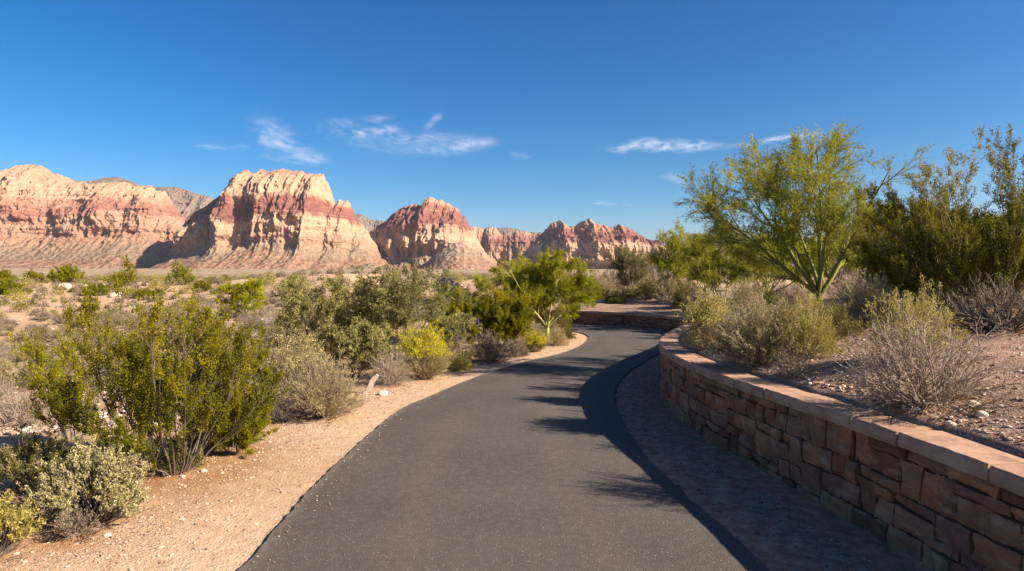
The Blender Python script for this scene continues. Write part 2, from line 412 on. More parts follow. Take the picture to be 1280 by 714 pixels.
def p_brittle(seed, W, H, leaf='silver', stems=120, nl=38, sz=.0155, stalks=26, stalk='straw', n1=5):
    """leafy silver dome over bare dark stems, thin dry flower stalks above"""
    rng = np.random.RandomState(seed)
    d = dome(rng, stems, W, H, .38); L = np.linalg.norm(d, axis=1)*.96
    base = np.stack([rng.normal(size=stems)*W*.05, rng.normal(size=stems)*W*.05, np.full(stems, -.02)], 1)
    P0 = grow(rng, base, d*np.array([1.15, 1.15, 1])+np.array([0, 0, -.05]), L, 7, .08, .09)
    P1, i1, _ = shoots(rng, P0, n1, .62, 1, .6, H*.2, 4, .12, .08, .3)
    g = Geo(); tubes(g, P0, rad(P0, .0075*W, .003*W), 4, 0, rng.uniform(0, 1, stems)); tubes(g, P1, rad(P1, .003*W, .0015*W), 3)
    low = dome(rng, stems, W*.95, H*.6, -.02); low[:, 2] = np.abs(low[:, 2])
    PL = grow(rng, base, low, np.linalg.norm(low, axis=1)*.9, 6, .12, 0); tubes(g, PL, rad(PL, .004*W, .0015*W), 3)
    f = Geo(); C, T, ix = along(rng, P1, nl, .3, 1.1); C = C+rng.normal(size=C.shape)*sz*.45
    tint = np.clip(rng.uniform(.1, .8, len(P1))[ix]+rng.normal(size=len(C))*.15, 0, 1)
    leaves(f, C, T*.4+rng.normal(size=C.shape)*.7+np.array([0, 0, .3]), rng, sz, sz*.62, 0, tint)
    if stalks:
        k = rng.choice(stems, stalks)
        PS = grow(rng, P0[k, -2], d[k]*np.array([.8, .8, 1.]), rng.uniform(.25, .5, stalks)*H, 5, .06, .12)
        tubes(f, PS, rad(PS, .0022*W, .0012*W), 3, 1)
        P2, _, _ = shoots(rng, PS, 3, .4, 1, .5, H*.1, 3, .1, .1); tubes(f, P2, rad(P2, .0014*W, .001*W), 3, 1)
        C = np.repeat(np.concatenate([PS[:, -1], P2[:, -1]]), 3, 0); C = C+rng.normal(size=C.shape)*.006
        leaves(f, C, rng.normal(size=C.shape), rng, .014, .010, 1, rng.uniform(.2, 1, len(C)))
    return [('foliage', f.mesh('brittle_foliage', [M[leaf], M[stalk]])), ('branches', g.mesh('brittle_branches', [M['twig_dark']]))]

def scrub_mesh(seed, leaf, W=1.0, H=.6, n=190, nl=12, sz=.05, twig='twig_grey'):
    """small far shrub as one mesh"""
    rng = np.random.RandomState(seed)
    d = dome(rng, n, W, H, .1); L = np.linalg.norm(d, axis=1)
    base = rng.normal(size=(n, 3))*np.array([W*.06, W*.06, .01])
    P0 = grow(rng, base, d, L, 4, .09, .04)
    g = Geo(); tubes(g, P0, rad(P0, .008, .003), 3, 1)
    C, T, ix = along(rng, P0, nl, .4, 1.06); C = C+rng.normal(size=C.shape)*.045
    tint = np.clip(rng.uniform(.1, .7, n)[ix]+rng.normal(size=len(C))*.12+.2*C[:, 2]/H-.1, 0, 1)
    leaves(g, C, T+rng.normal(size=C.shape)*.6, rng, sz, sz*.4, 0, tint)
    return g.mesh('scrub', [M[leaf], M[twig]])

BASES = []      # (x, y, radius) of the litter under plants
def place(name, parts, loc, label, cat, rotz=0.0, group=None, litter=.0, scale=1.0):
    e = bpy.data.objects.new(name, None); COL.objects.link(e); e.empty_display_size = .2
    e.location = (loc[0], loc[1], loc[2]); e.rotation_euler = (0, 0, rotz); e.scale = (scale,)*3
    tag(e, label, cat, group)
    for n, me in parts: add(n, me, e)
    if litter: BASES.append((loc[0], loc[1], litter))
    return e

# ================================================================== planting (labels say which one)
R = random.Random(5)
# ---- left of the path, nearest first
x, y, z = on_ground(218, 590)
place('creosote_bush', p_creosote(11, 1.78, 2.0, 20, 'creosote', nl=30, lean=(-.12, 0)), (x, y, z),
      'big golden green bush beside the gravel shoulder, nearest large bush left of the path', 'bush', .4, litter=1.15)
x, y, z = on_ground(292, 566)
place('creosote_bush', p_creosote(16, .85, 1.0, 14, 'creosote', nl=24, low=.5), (x, y, z), 'low green bush joined to the right foot of the big golden green bush', 'bush', 1.1, litter=.5)
x, y, z = on_ground(118, 652)
place('brittlebush', p_brittle(12, .92, .55), (x, y, z-.01), 'silvery leafy dome shaped bush with dark bare stems below, beside the shoulder gravel', 'bush', 0, litter=.25)
x, y, z = on_ground(-12, 700)
place('brittlebush', p_brittle(13, .62, .42, 'sage_gold', stems=60, stalks=10), (x, y, z), 'low yellowish bush at the bottom left corner, half out of frame', 'bush', 1.0)
x, y, z = on_ground(42, 612)
place('brittlebush', p_brittle(14, .75, .5, 'olive', stems=70, stalks=30), (x, y, z), 'dull olive bush with dry yellow stalks, just left of the silvery dome bush', 'bush', 2.0)
x, y, z = at_depth(92, 7.2)
place('creosote_bush', p_creosote(15, 1.45, 1.1, 9, 'creosote', nl=24, n1=6), (x, y, z), 'thin golden bush whose leafy tip stands alone, left of the big golden green bush', 'bush', 1.3)
x, y, z = on_ground(402, 521)
place('sagebrush', p_sage(21, 1.15, .74, 'sage', stems=260), (x, y, z), 'pale grey green rounded bush at the shoulder edge, right of the big golden green bush', 'bush', 0, litter=.3)
x, y, z = on_ground(352, 528)
place('dead_shrub', p_dead(22, .62, .42, 46, 5, 4, 'twig_dark'), (x, y, z), 'dark bare twiggy shrub between the big golden green bush and the pale rounded bush', 'bush')
x, y, z = on_ground(366, 503)
place('sagebrush', p_sage(23, 1.1, .95, 'olive', 'twig_tan', stems=200, tipcol='straw'), (x, y, z), 'yellowish green feathery bush behind the pale grey green rounded bush', 'bush')
x, y, z = at_depth(402, 12.2)
place('acacia_bush', p_tree(24, 1.75, 2.3, 'acacia', 'bark_dark', 8, 7, 7, 6, 11, .030, .06, trunk=.035, slim=.45), (x, y, z),
      'large grey green thorny bush, left one of the two dull green bushes mid bank', 'bush', .3, litter=.6)
x, y, z = at_depth(503, 12.4)
place('acacia_bush', p_tree(25, 2.15, 2.0, 'acacia', 'bark_dark', 7, 7, 7, 6, 11, .030, .08, trunk=.035, slim=.45), (x, y, z),
      'taller grey green thorny bush rising behind the yellow flowering bush', 'bush', 1.3, litter=.6)
x, y, z = at_depth(448, 11.2)
place('acacia_bush', p_tree(26, 1.0, 1.5, 'acacia', 'bark_dark', 7, 6, 6, 6, 10, .028, .05, trunk=.025, slim=.45), (x, y, z),
      'low grey green thorny bush filling the gap between the two larger dull green bushes', 'bush', 2.3)
x, y, z = on_ground(530, 474)
place('rabbitbrush', p_sage(27, 1.0, .84, 'sage', 'twig_tan', stems=320, tipcol='yellow', straight=.03, low=.3), (x, y, z),
      'bush topped with bright yellow flowers beside the path shoulder', 'bush', 0, litter=.3)
x, y, z = on_ground(487, 481)
place('dead_shrub', p_dead(28, .75, .62, 70, 6, 4, 'twig_grey', 'sage', nl=3), (x, y, z), 'tangled grey shrub standing between the leaning pale slab and the yellow flowering bush', 'bush')
x, y, z = on_ground(577, 463)
place('sagebrush', p_sage(29, .50, .36, 'sage_gold', stems=120), (x, y, z), 'small straw coloured bush just right of the yellow flowering bush', 'bush')
x, y, z = on_ground(613, 453)
place('sagebrush', p_sage(30, .85, .62, 'grey', 'twig_grey', stems=190, straight=.03), (x, y, z), 'grey spiky bush at the shoulder, right of the small straw coloured bush', 'bush', litter=.2)
x, y, z = on_ground(648, 446)
place('sagebrush', p_sage(31, .55, .38, 'grey', 'twig_dark', stems=100), (x, y, z), 'small dark grey bush at the shoulder, right of the grey spiky bush', 'bush')
x, y, z = on_ground(672, 440)
place('rabbitbrush', p_sage(32, .55, .42, 'olive', 'twig_tan', stems=110, tipcol='yellow', straight=.03, low=.3), (x, y, z), 'small yellow green bush below the pale trunked tree', 'bush')
x, y, z = on_ground(655, 432)
place('dry_grass', p_sage(33, 1.1, .6, 'straw', 'twig_tan', stems=200, straight=.03), (x, y, z), 'pale dry grass mound left of the pale trunked tree', 'grass tuft')
x, y, z = on_ground(693, 432)
place('dry_grass', p_sage(34, .8, .45, 'straw', 'twig_tan', stems=150, straight=.03), (x, y, z), 'pale dry grass mound at the foot of the pale trunked tree', 'grass tuft')
x, y, z = on_ground(708, 424)
place('sagebrush', p_sage(35, .6, .34, 'olive', 'twig_dark', stems=110), (x, y, z), 'small dark olive bush near the point where the shoulder ends', 'bush')
x, y, z = on_ground(703, 415, 19)
place('sagebrush', p_sage(36, .85, .50, 'creosote', 'twig_tan', stems=130), (x, y, z), 'round fresh green bush in front of the far wall, right of the pale trunked tree', 'bush')
x, y, z = on_ground(684, 424)
place('palo_verde_tree', p_tree(37, 2.3, 4.9, 'paloverde_bright', 'bark_green', 6, 8, 7, 7, 13, .045, .20, trunk=.075, dirs=[(-2.4, .3, 1.75), (-1.5, -.4, 2.2), (-.6, .4, 2.45), (.2, -.3, 2.5), (.8, .3, 2.2), (-2.0, -.3, 1.2), (1.1, .2, 1.7), (-.2, 1.0, 1.9)]), (x, y, z),
      'bright green tree with pale yellow green trunk, left of the path bend', 'tree', 0, litter=.5)
x, y, z = at_depth(655, 19.5)
place('palo_verde_tree', p_tree(38, 2.3, 3.2, 'paloverde_bright', 'bark_green', 5, 7, 7, 7, 12, .05, .1, trunk=.05), (x, y, z),
      'lower bright green tree tucked against the left side of the pale trunked tree', 'tree', 1.0)
x, y, z = at_depth(595, 16.5)
place('creosote_bush', p_creosote(39, 1.7, 2.0, 16, 'creosote', nl=22, sz=.026, up=.15), (x, y, z), 'green bush behind the grey spiky bush, left of the pale trunked tree', 'bush', .5)
x, y, z = at_depth(635, 16.5)
place('creosote_bush', p_creosote(40, 1.5, 1.6, 14, 'creosote', nl=22, sz=.026, up=.15), (x, y, z), 'green bush below the crown of the pale trunked tree, nearest its left limb', 'bush', 1.5)
x, y, z = at_depth(568, 19)
place('palo_verde_tree', p_tree(41, 1.55, 2.3, 'paloverde_bright', 'bark_green', 6, 6, 7, 6, 12, .045, .06, trunk=.03), (x, y, z), 'feathery yellow green shrub behind the yellow flowering bush', 'bush', 0)
x, y, z = at_depth(560, 14.5)
place('dead_shrub', p_dead(42, 1.1, .8, 60, 6, 4, 'twig_grey', 'grey', nl=3), (x, y, z), 'tangle of bare grey branches between the yellow flowering bush and the green bushes', 'bush')
x, y, z = on_ground(307, 397)
place('palo_verde_tree', p_tree(43, 2.0, 3.4, 'paloverde_bright', 'bark_green', 7, 7, 7, 5, 11, .06, .05, trunk=.05), (x, y, z),
      'wide soft green shrub alone on the sandy flat, behind the big golden green bush', 'bush', .8)
x, y, z = on_ground(345, 412)
place('dead_shrub', p_dead(44, 1.6, .9, 70, 6, 4, 'twig_grey', 'grey', nl=5), (x, y, z), 'wide grey leafless shrub left of the grey green thorny bushes', 'bush')
x, y, z = on_ground(22, 533)
place('dead_shrub', p_dead(45, .95, .55, 90, 6, 4, 'twig_grey', 'grey', nl=6), (x, y, z), 'large grey bare shrub at the left edge, nearest of the grey shrubs on the sand', 'bush')
x, y, z = on_ground(12, 452)
place('dead_shrub', p_dead(46, 1.2, .55, 80, 6, 4, 'twig_grey', 'grey', nl=8), (x, y, z), 'wide grey scrub cut by the left edge, below the sandy rise', 'bush')
x, y, z = on_ground(50, 470)
place('dead_shrub', p_dead(47, 1.0, .45, 70, 6, 4, 'twig_grey', 'grey', nl=8), (x, y, z), 'low grey scrub on orange sand, left of the leafy tip of the golden bush', 'bush')
x, y, z = on_ground(52, 428)
place('sagebrush', p_sage(48, 1.1, .7, 'grey', 'twig_grey', stems=160, tipcol='olive'), (x, y, z), 'grey scrub with a green flank, alone on the sand above the golden bush tip', 'bush')

x, y, z = at_depth(556, 14.2)
place('acacia_bush', p_tree(49, 1.15, 1.7, 'acacia', 'bark_dark', 7, 6, 7, 6, 10, .030, .05, trunk=.028, slim=.45), (x, y, z),
      'dull green bush with dark stems, behind the bush topped with yellow flowers', 'bush', 2.9)
x, y, z = at_depth(452, 15.0)
place('creosote_bush', p_creosote(50, 1.5, 2.2, 14, 'creosote', nl=14, sz=.03), (x, y, z), 'olive bush showing between the tops of the two dull grey green bushes', 'bush', 1.9)
# low tufts along the shoulder
TF = [p_sage(400+i, .36, .24, lf, tw, stems=60, n1=4, nl=7) for i, (lf, tw) in enumerate((('straw', 'twig_tan'), ('olive', 'twig_dark'), ('grey', 'twig_grey'), ('sage', 'twig_tan')))]
rg = np.random.RandomState(8)
Q_, S_ = resample(EL, .1)
for k in range(46):
    i = rg.choice(np.where((Q_[:, 1] > 3.6) & (Q_[:, 1] < 20.5))[0]); off = rg.uniform(1.15, 2.3)
    if Q_[i, 1] > 12: off = off*.75
    T_ = unit(Q_[min(i+1, len(Q_)-1)]-Q_[i-1]); p = Q_[i]+np.array([-T_[1], T_[0]])*off
    zt = float(terrain(np.array([p[0]]), np.array([p[1]]))[0]); kk_ = rg.randint(4)
    place('dry_tuft', TF[kk_], (p[0], p[1], zt), ('small pale straw', 'small olive', 'small grey', 'small pale green')[kk_]+' tuft growing low among the bushes along the left shoulder edge', 'tuft',
          rg.uniform(0, 6), ('straw', 'olive', 'grey', 'pale green')[kk_]+' tufts along the left shoulder', scale=rg.uniform(.6, 1.25))
    BASES.append((p[0], p[1], .3))

# prickly pear on the flat
def p_cactus(seed, n=26, W=1.2, H=.7):
    rng = np.random.RandomState(seed); g = Geo()
    pos = [(np.array([rng.uniform(-W*.4, W*.4), rng.uniform(-.3, .3), -.02]), rng.uniform(-.5, .5)) for _ in range(8)]
    i = 0
    while i < n:
        p, t = pos[i % len(pos)]
        h = rng.uniform(.17, .26); w = h*.72; az = rng.uniform(0, math.pi)
        t2 = np.clip(t+rng.uniform(-.6, .6), -1, 1)
        up = np.array([math.sin(t2)*math.cos(az), math.sin(t2)*math.sin(az), math.cos(t2)])
        side = unit(np.cross(up, np.array([math.sin(az), -math.cos(az), .2]))); nn = np.cross(up, side)
        th = np.linspace(0, math.pi, 7)[:, None]; ph = np.arange(10)[None]*math.pi/5
        V = p+up*((1-np.cos(th))*h*.5)[..., None]+side*(np.sin(th)*np.cos(ph)*w*.5)[..., None]+nn*(np.sin(th)*np.sin(ph)*.022)[..., None]
        k = np.arange(6)[:, None]; j = np.arange(10)[None]; j2 = (j+1) % 10
        Fc = np.stack(np.broadcast_arrays(k*10+j, k*10+j2, (k+1)*10+j2, (k+1)*10+j), -1).reshape(-1, 4)
        g.add(V.reshape(-1, 3), Fc, 0, rng.uniform(.1, .9))
        if p[2]+up[2]*h < H: pos.append((p+up*h*.96, t2))
        i += 1
    return [('pads', g.mesh('pads', [M['cactus']], True))]
x, y, z = on_ground(173, 391)
place('prickly_pear', p_cactus(3, 34, 1.1, .55), (x, y, z), 'pale green prickly pear cactus clump among the scrub on the sandy flat', 'cactus')

# ---- right bank
x, y, z = on_ground(1163, 510)
place('dead_shrub', p_dead(61, 1.12, .64, 85, 7, 4, 'twig_grey', 'sage_gold', th=.9, nl=1), (x, y+.1, z), 'grey bare twiggy bush right behind the wall coping, nearest bush on the right bank', 'bush', 0, litter=.3)
x, y, z = on_ground(1140, 452)
place('rabbitbrush', p_sage(62, .85, .62, 'sage_gold', 'twig_tan', stems=120, n1=6, straight=.06, low=.3), (x, y, z), 'feathery golden yellow bush directly behind the grey bare twiggy bush', 'bush')
x, y, z = on_ground(992, 470)
place('dead_shrub', p_dead(63, .42, .28, 60, 5, 3, 'twig_grey', 'grey', th=.8, nl=3), (x, y, z), 'small greyish twiggy shrub on the gravel in front of the broad olive grey bush', 'bush')
x, y, z = on_ground(950, 452)
place('sagebrush', p_sage(64, 1.02, .66, 'sage', 'twig_grey', stems=340, n1=6), (x, y, z), 'broad olive grey rounded bush behind the coping, middle of the three rounded bushes', 'bush', 0, litter=.3)
x, y, z = on_ground(1008, 445)
place('sagebrush', p_sage(65, .62, .62, 'sage_gold', 'twig_tan', stems=240), (x, y, z), 'golden green upright bush, right of the broad olive grey rounded bush', 'bush')
x, y, z = on_ground(886, 436)
place('sagebrush', p_sage(66, .62, .66, 'sage', 'twig_tan', stems=240, tipcol='sage_gold'), (x, y, z), 'pale yellowish bush inside the wall curve, left of the broad olive grey bush', 'bush')
x, y, z = at_depth(1238, 8.1)
place('creosote_bush', p_creosote(67, 2.12, 2.15, 26, 'creosote_dark', nl=26, low=.35, sz=.019, twig='twig_tan', lean=(-.25, 0), up=.10), (x, y, z), 'tall dark olive bush at the right edge, with leafy tips against the sky', 'bush', 0, litter=.8)
x, y, z = at_depth(1345, 9.0)
place('creosote_bush', p_creosote(68, 2.3, 2.3, 20, 'creosote_dark', nl=27, sz=.019, twig='twig_tan', up=.14), (x, y, z), 'tall olive bush cut by the right edge, right of the tall dark olive bush', 'bush', 1.0, litter=.6)
x, y, z = at_depth(1252, 6.9)
place('dead_shrub', p_dead(83, 1.5, .5, 80, 6, 4, 'twig_dark', 'olive', nl=2), (x, y, z), 'low dark twiggy brush at the right edge, in front of the tall dark olive bush', 'bush', .5, litter=.5)
x, y, z = at_depth(1180, 7.6)
place('sagebrush', p_sage(84, .8, .42, 'olive', 'twig_dark', stems=130), (x, y, z), 'low olive bush left of the tall dark olive bush stems, behind the feathery golden bush', 'bush', .5)
x, y, z = at_depth(1140, 9.6)
place('creosote_bush', p_creosote(69, 1.75, 1.9, 16, 'creosote_dark', nl=24, sz=.021, up=.12), (x, y, z), 'dark dense bush between the large airy tree and the tall dark olive bush', 'bush', 2.0, litter=.6)
x, y, z = on_ground(1022, 388)
place('palo_verde_tree', p_tree(70, 2.9, 5.0, 'paloverde', 'bark_olive', 8, 8, 9, 9, 9, .031, .13, trunk=.085, dirs=[(-2.0, .4, 2.2), (-1.7, -.5, 2.8), (-1.05, .5, 3.15), (.3, -.3, 3.3), (.95, .4, 3.35), (1.5, -.4, 2.75), (1.3, .7, 1.9), (-1.75, -.2, 1.4), (-.3, -1.1, 2.4), (.1, 1.2, 2.5)]), (x, y, z),
      'tallest airy green tree on the right bank, forked trunk rising behind the rounded bushes', 'tree', 0, litter=.8, scale=.99)
x, y, z = on_ground(1040, 421)
place('sagebrush', p_sage(71, .60, .42, 'olive', 'twig_dark', stems=130), (x, y, z), 'small brownish olive bush to the right of the golden green upright bush', 'bush')
x, y, z = on_ground(1083, 405)
place('sagebrush', p_sage(72, 1.0, .60, 'sage', 'twig_grey', stems=190), (x, y, z), 'pale grey rounded bush right of the tall tree trunk', 'bush')
x, y, z = at_depth(1062, 12.6)
place('dead_shrub', p_dead(73, 1.0, .85, 70, 6, 4, 'twig_grey', 'grey', nl=4), (x, y, z), 'bare grey twiggy shrub behind the pale grey rounded bush', 'bush')
x, y, z = at_depth(935, 13.5)
place('sagebrush', p_sage(74, 1.0, .75, 'sage', 'twig_grey', stems=170), (x, y, z), 'soft pale green bush peeking over the rounded bushes, left of the tall tree trunk', 'bush')
x, y, z = at_depth(985, 12.5)
place('dead_shrub', p_dead(75, .8, .6, 60, 6, 4, 'twig_grey', 'sage', nl=5), (x, y, z), 'grey sparse shrub close to the left of the tall tree trunk', 'bush')
x, y, z = at_depth(905, 21)
place('palo_verde_tree', p_tree(76, 2.9, 4.4, 'paloverde', 'bark_green', 7, 7, 8, 7, 12, .05, .05, trunk=.06), (x, y, z), 'spreading green tree with pale stubby limbs, behind the pale yellowish bush', 'tree', .8)
x, y, z = at_depth(848, 27)
place('palo_verde_tree', p_tree(77, 2.9, 3.8, 'paloverde', 'bark_green', 6, 7, 7, 7, 12, .055, .06, trunk=.06), (x, y, z), 'olive green tree beyond the wall bend, right of the brown mesquite', 'tree', 1.8)
x, y, z = at_depth(958, 24)
place('palo_verde_tree', p_tree(78, 2.8, 4.2, 'paloverde', 'bark_olive', 6, 7, 7, 7, 12, .05, .05, trunk=.06), (x, y, z), 'dense green tree seen under the left crown of the tallest tree', 'tree', 2.8)
x, y, z = at_depth(792, 33)
place('mesquite_tree', p_tree(79, 2.75, 3.9, 'brown_tree', 'bark_dark', 6, 7, 7, 7, 11, .05, .12, trunk=.12), (x, y, z), 'brownish grey tree with dark trunks standing beyond the far wall', 'tree', .3)
x, y, z = at_depth(1100, 17)
place('palo_verde_tree', p_tree(80, 2.6, 3.4, 'creosote_dark', 'bark_olive', 7, 7, 7, 6, 12, .045, .05, trunk=.06), (x, y, z), 'dark olive thicket behind the pale grey rounded bush', 'bush', .3)
x, y, z = at_depth(1190, 13)
place('creosote_bush', p_creosote(81, 1.8, 2.8, 16, 'creosote_dark', nl=20, sz=.028), (x, y, z), 'dark bush behind the tall dark olive bush, low between its stems', 'bush', .9)
x, y, z = at_depth(1285, 12)
place('creosote_bush', p_creosote(82, 1.9, 2.8, 16, 'creosote_dark', nl=20, sz=.028), (x, y, z), 'dark bush at the right edge seen through the stems of the tall olive bush', 'bush', 1.9)
# shrubs beyond the far wall
back = [(722, 33, 1.6, 1.5, 'creosote', 'green bush beyond the far wall, right behind the pale trunked tree'),
        (741, 30, 1.1, .75, 'creosote', 'dark green low bush beyond the far wall, left of the mesquite'),
        (706, 30, 1.4, 1.4, 'olive', 'olive bush beyond the far wall, seen through the pale trunk fork'),
        (757, 40, 1.6, .9, 'sage', 'pale bush on the sandy slope left of the mesquite'),
        (770, 27.2, .95, .46, 'olive', 'small olive bush just above the middle of the far wall'),
        (745, 48, 2.2, 1.1, 'sage', 'pale scrub high on the sandy slope beyond the far wall'),
        (812, 28.5, 1.3, .8, 'olive', 'low olive bush above the far wall, right of the mesquite trunks'),
        (835, 26.5, 1.5, 1.0, 'sage', 'pale grey green bush where the far wall passes behind the near coping'),
        (860, 23.5, 1.2, .95, 'olive', 'olive scrub bush above the wall bend, left of the pale yellowish bush'),
        (775, 44, 2.0, 1.0, 'grey', 'grey scrub at the foot of the mesquite'),
        (872, 20, 1.0, .7, 'grey', 'grey scrub behind the pale yellowish bush'),
        (818, 44, 2.8, 2.2, 'olive', 'dull olive bush filling the skyline right of the mesquite'),
        (700, 36, 1.8, 1.7, 'creosote', 'green bush beyond the far wall, behind the crown of the pale trunked tree'),
        (728, 27.5, .9, .42, 'sage', 'small pale bush just above the far wall, left of its middle'),
        (752, 34, 1.3, .7, 'grey', 'low grey brown bush on the slope between the far wall and the mesquite'),
        (790, 29.5, 1.0, .5, 'sage', 'low pale bush just above the far wall in front of the mesquite trunks'),
        (733, 42, 2.2, 1.2, 'olive', 'dull olive bush high on the sandy slope, left of the pale scrub'),
        (765, 50, 2.6, 1.3, 'olive', 'olive bush on the skyline just left of the mesquite crown'),
        (803, 37, 1.7, 1.1, 'sage', 'pale bush right beside the mesquite trunks'),
        (846, 33, 1.9, 1.3, 'grey', 'grey bush below the olive green tree beyond the wall bend'),
        (778, 31, .8, .4, 'creosote', 'tiny dark green bush on the bare sand below the mesquite')]
for k, (px, Y, W, H, lf, lab) in enumerate(back):
    x, y, z = at_depth(px, Y)
    place('sagebrush', p_sage(90+k, W, H, lf, 'twig_dark' if lf in ('creosote', 'olive') else 'twig_grey', stems=150, n1=5, nl=8, sz=.035), (x, y, z), lab, 'bush', k)
# skyline thicket behind the right bank
thick = [(1010, 26, 'paloverde'), (1065, 24, 'paloverde'), (1128, 23, 'creosote_dark'), (1200, 20, 'creosote_dark'), (1270, 19, 'paloverde'), (880, 38, 'paloverde'), (930, 40, 'paloverde'), (1340, 17, 'creosote_dark')]
tm = {}
for k, (px, Y, lf) in enumerate(thick):
    x, y, z = at_depth(px, Y)
    if lf not in tm: tm[lf] = p_tree(110+k, 2.4, 4.2, lf, 'bark_olive', 7, 7, 7, 6, 11, .06, .05, trunk=.06)
    place('thicket_tree', tm[lf], (x, y, z), 'far green tree in the thicket behind the trees and tall bushes of the right bank', 'tree', k*1.3, 'thicket trees behind the right bank', scale=R.uniform(.85, 1.1))

# ---- scrub on the sandy flat, left
GREY = [scrub_mesh(200+i, 'grey', 1.0, R.uniform(.42, .55)) for i in range(5)]
OLV = [scrub_mesh(210+i, 'olive', 1.0, R.uniform(.55, .75)) for i in range(3)]
SAG = [scrub_mesh(220+i, 'sage', 1.0, R.uniform(.5, .65)) for i in range(3)]
GRN = [scrub_mesh(230+i, 'creosote', 1.0, .8, 130, 9, .05, 'twig_dark') for i in range(3)]
rng = np.random.RandomState(77)
pts = np.zeros((0, 3))
for _ in range(26000):
    Y = 12+130*rng.rand()**1.2; px = rng.uniform(-20, 720)
    X = (px-640)/F*Y
    if (X > -3.2 and Y < 34) or (Y < 24 and X > -4.5) or (Y > 34 and abs(X+2-(34-Y)*.2) < 3.5): continue
    w = rng.uniform(.34, .9)*(1+Y/150)
    if Y < 24: w *= .9
    if len(pts) == 0 or (((X-pts[:, 0])**2+(Y-pts[:, 1])**2) > (.47*(w+pts[:, 2]))**2).all(): pts = np.vstack([pts, (X, Y, w)])
    if len(pts) >= 1700: break
pts = np.array(pts); print('SCRUB', len(pts))
near = np.argsort(pts[:, 1])
Zs = terrain(pts[:, 0], pts[:, 1])
kinds = {'grey': (GREY, 'grey brown low scrub on the open sand of the left flat', 'grey scrub dotted over the sandy flat'),
         'olive': (OLV, 'olive brown low scrub on the open sand of the left flat', 'olive scrub dotted over the sandy flat'),
         'sage': (SAG, 'pale straw green low scrub on the open sand of the left flat', 'pale scrub dotted over the sandy flat'),
         'green': (GRN, 'fresh green bush among the grey scrub of the left flat', 'green bushes dotted over the sandy flat')}
far = []
for c, k in enumerate(near):
    X, Y, w = pts[k]; u = rng.rand()
    pg = .07+.12*sst(50, 100, Y)
    kd = 'green' if u < pg else 'olive' if u < pg+.17 else 'sage' if u < pg+.32 else 'grey'
    ms, lab, grp = kinds[kd]; me = ms[rng.randint(len(ms))]
    s = w*(1.5 if kd == 'green' else 1.0)
    if c < 290:
        o = add('desert_scrub', me, None, (X, Y, Zs[k]), rng.uniform(0, 6.28), (s, s, s*rng.uniform(.8, 1.15)))
        tag(o, lab, 'scrub', grp)
    else: far.append((X, Y, Zs[k], s, kd))
# the scrub farther out reads as one cover
def merge_far(name, items, lf, label, n=42, sz=.11, H=.62):
    g = Geo(); r = np.random.RandomState(len(items))
    for (X, Y, Z, s, kd) in items:
        d = dome(r, n*2, s, s*H, .05)
        C = np.repeat(d*r.uniform(.5, 1.0, (len(d), 1)), 3, 0)+r.normal(size=(n*6, 3))*.05*s+np.array([X, Y, Z])
        leaves(g, C, r.normal(size=C.shape)+np.array([0, 0, .6]), r, sz, sz*.5, 0, np.clip(r.uniform(0, .5)+r.rand(len(C))*.5, 0, 1))
    return tag(add(name, g.mesh(name, [M[lf]])), label, 'scrub', kind='stuff')
for kd, lf in (('grey', 'grey'), ('olive', 'olive'), ('sage', 'sage'), ('green', 'creosote')):
    it = [f for f in far if f[4] == kd]
    if it: merge_far('far_scrub', it, lf, 'distant %s scrub covering the far end of the sandy flat' % kd)
# bushes along the crest of the flat
crest = [(85, 352, 42, 'spreading bush on the crest of the flat, up left of the prickly pear'), (3, 352, 30, 'green bush on the crest cut by the left edge'),
         (10, 368, 34, 'green bush cut by the left edge just below the crest'), (42, 350, 26, 'small green bush on the crest between the left edge and the spreading bush'),
         (118, 353, 30, 'green bush on the crest right of the spreading bush'), (155, 354, 34, 'green bush on the crest above the prickly pear'),
         (196, 362, 20, 'small dark green bush below the crest, right of the prickly pear'), (178, 355, 22, 'small olive bush on the crest right above the prickly pear'), (226, 352, 36, 'pale green feathery bush on the crest, above the big golden green bush'),
         (252, 358, 24, 'green bush on the crest, left of the wide soft green shrub'), (368, 357, 22, 'small dark green bush on the crest above the grey green thorny bushes')]
for k, (px, py, wpx, lab) in enumerate(crest):
    Y = 58+R.uniform(-8, 8); x, y, z = at_depth(px, Y)
    w = wpx/F*Y
    kd = 'paloverde' if k == 8 else 'creosote'
    o = place('crest_bush', p_sage(300+k, 1.15, .62 if k != 8 else .9, kd, 'twig_dark', stems=90, n1=5, nl=7, sz=.045, slim=.5), (x, y, z), lab, 'bush', k, scale=w/1.15*1.0)

# ================================================================== ground sheet
def spaced(lo, hi, fine_lo, fine_hi, step, growth, coarse=None):
    a = list(np.arange(fine_lo, fine_hi, step))
    s = step
    while a[-1] < hi: s *= growth; a.append(a[-1]+s)
    s = step
    while a[0] > lo: s *= growth; a.insert(0, a[0]-s)
    return np.array(a)
gx = spaced(-9000, 9000, -3.2, 6.2, .08, 1.035); gy = spaced(-300, 14000, 1.5, 26.6, .08, 1.035)
GX, GY = np.meshgrid(gx, gy)
GZ, GDW, GDL, GBK, GVAL = terrain(GX, GY, True)
V = np.stack([GX, GY, GZ], -1).reshape(-1, 3)
nx, ny = len(gx), len(gy)
i = np.arange(ny-1)[:, None]; j = np.arange(nx-1)[None]
Fq = np.stack(np.broadcast_arrays(i*nx+j, i*nx+j+1, (i+1)*nx+j+1, (i+1)*nx+j), -1).reshape(-1, 4)
dR, _ = dist_poly(resample(ER, .4)[0], GX, GY)
lit = np.zeros(GX.shape)
for (bx, by, br) in BASES:
    d2 = ((GX-bx)**2+(GY-by)**2)/(br*br); lit = np.maximum(lit, np.exp(-np.minimum(d2, 30)*1.2))
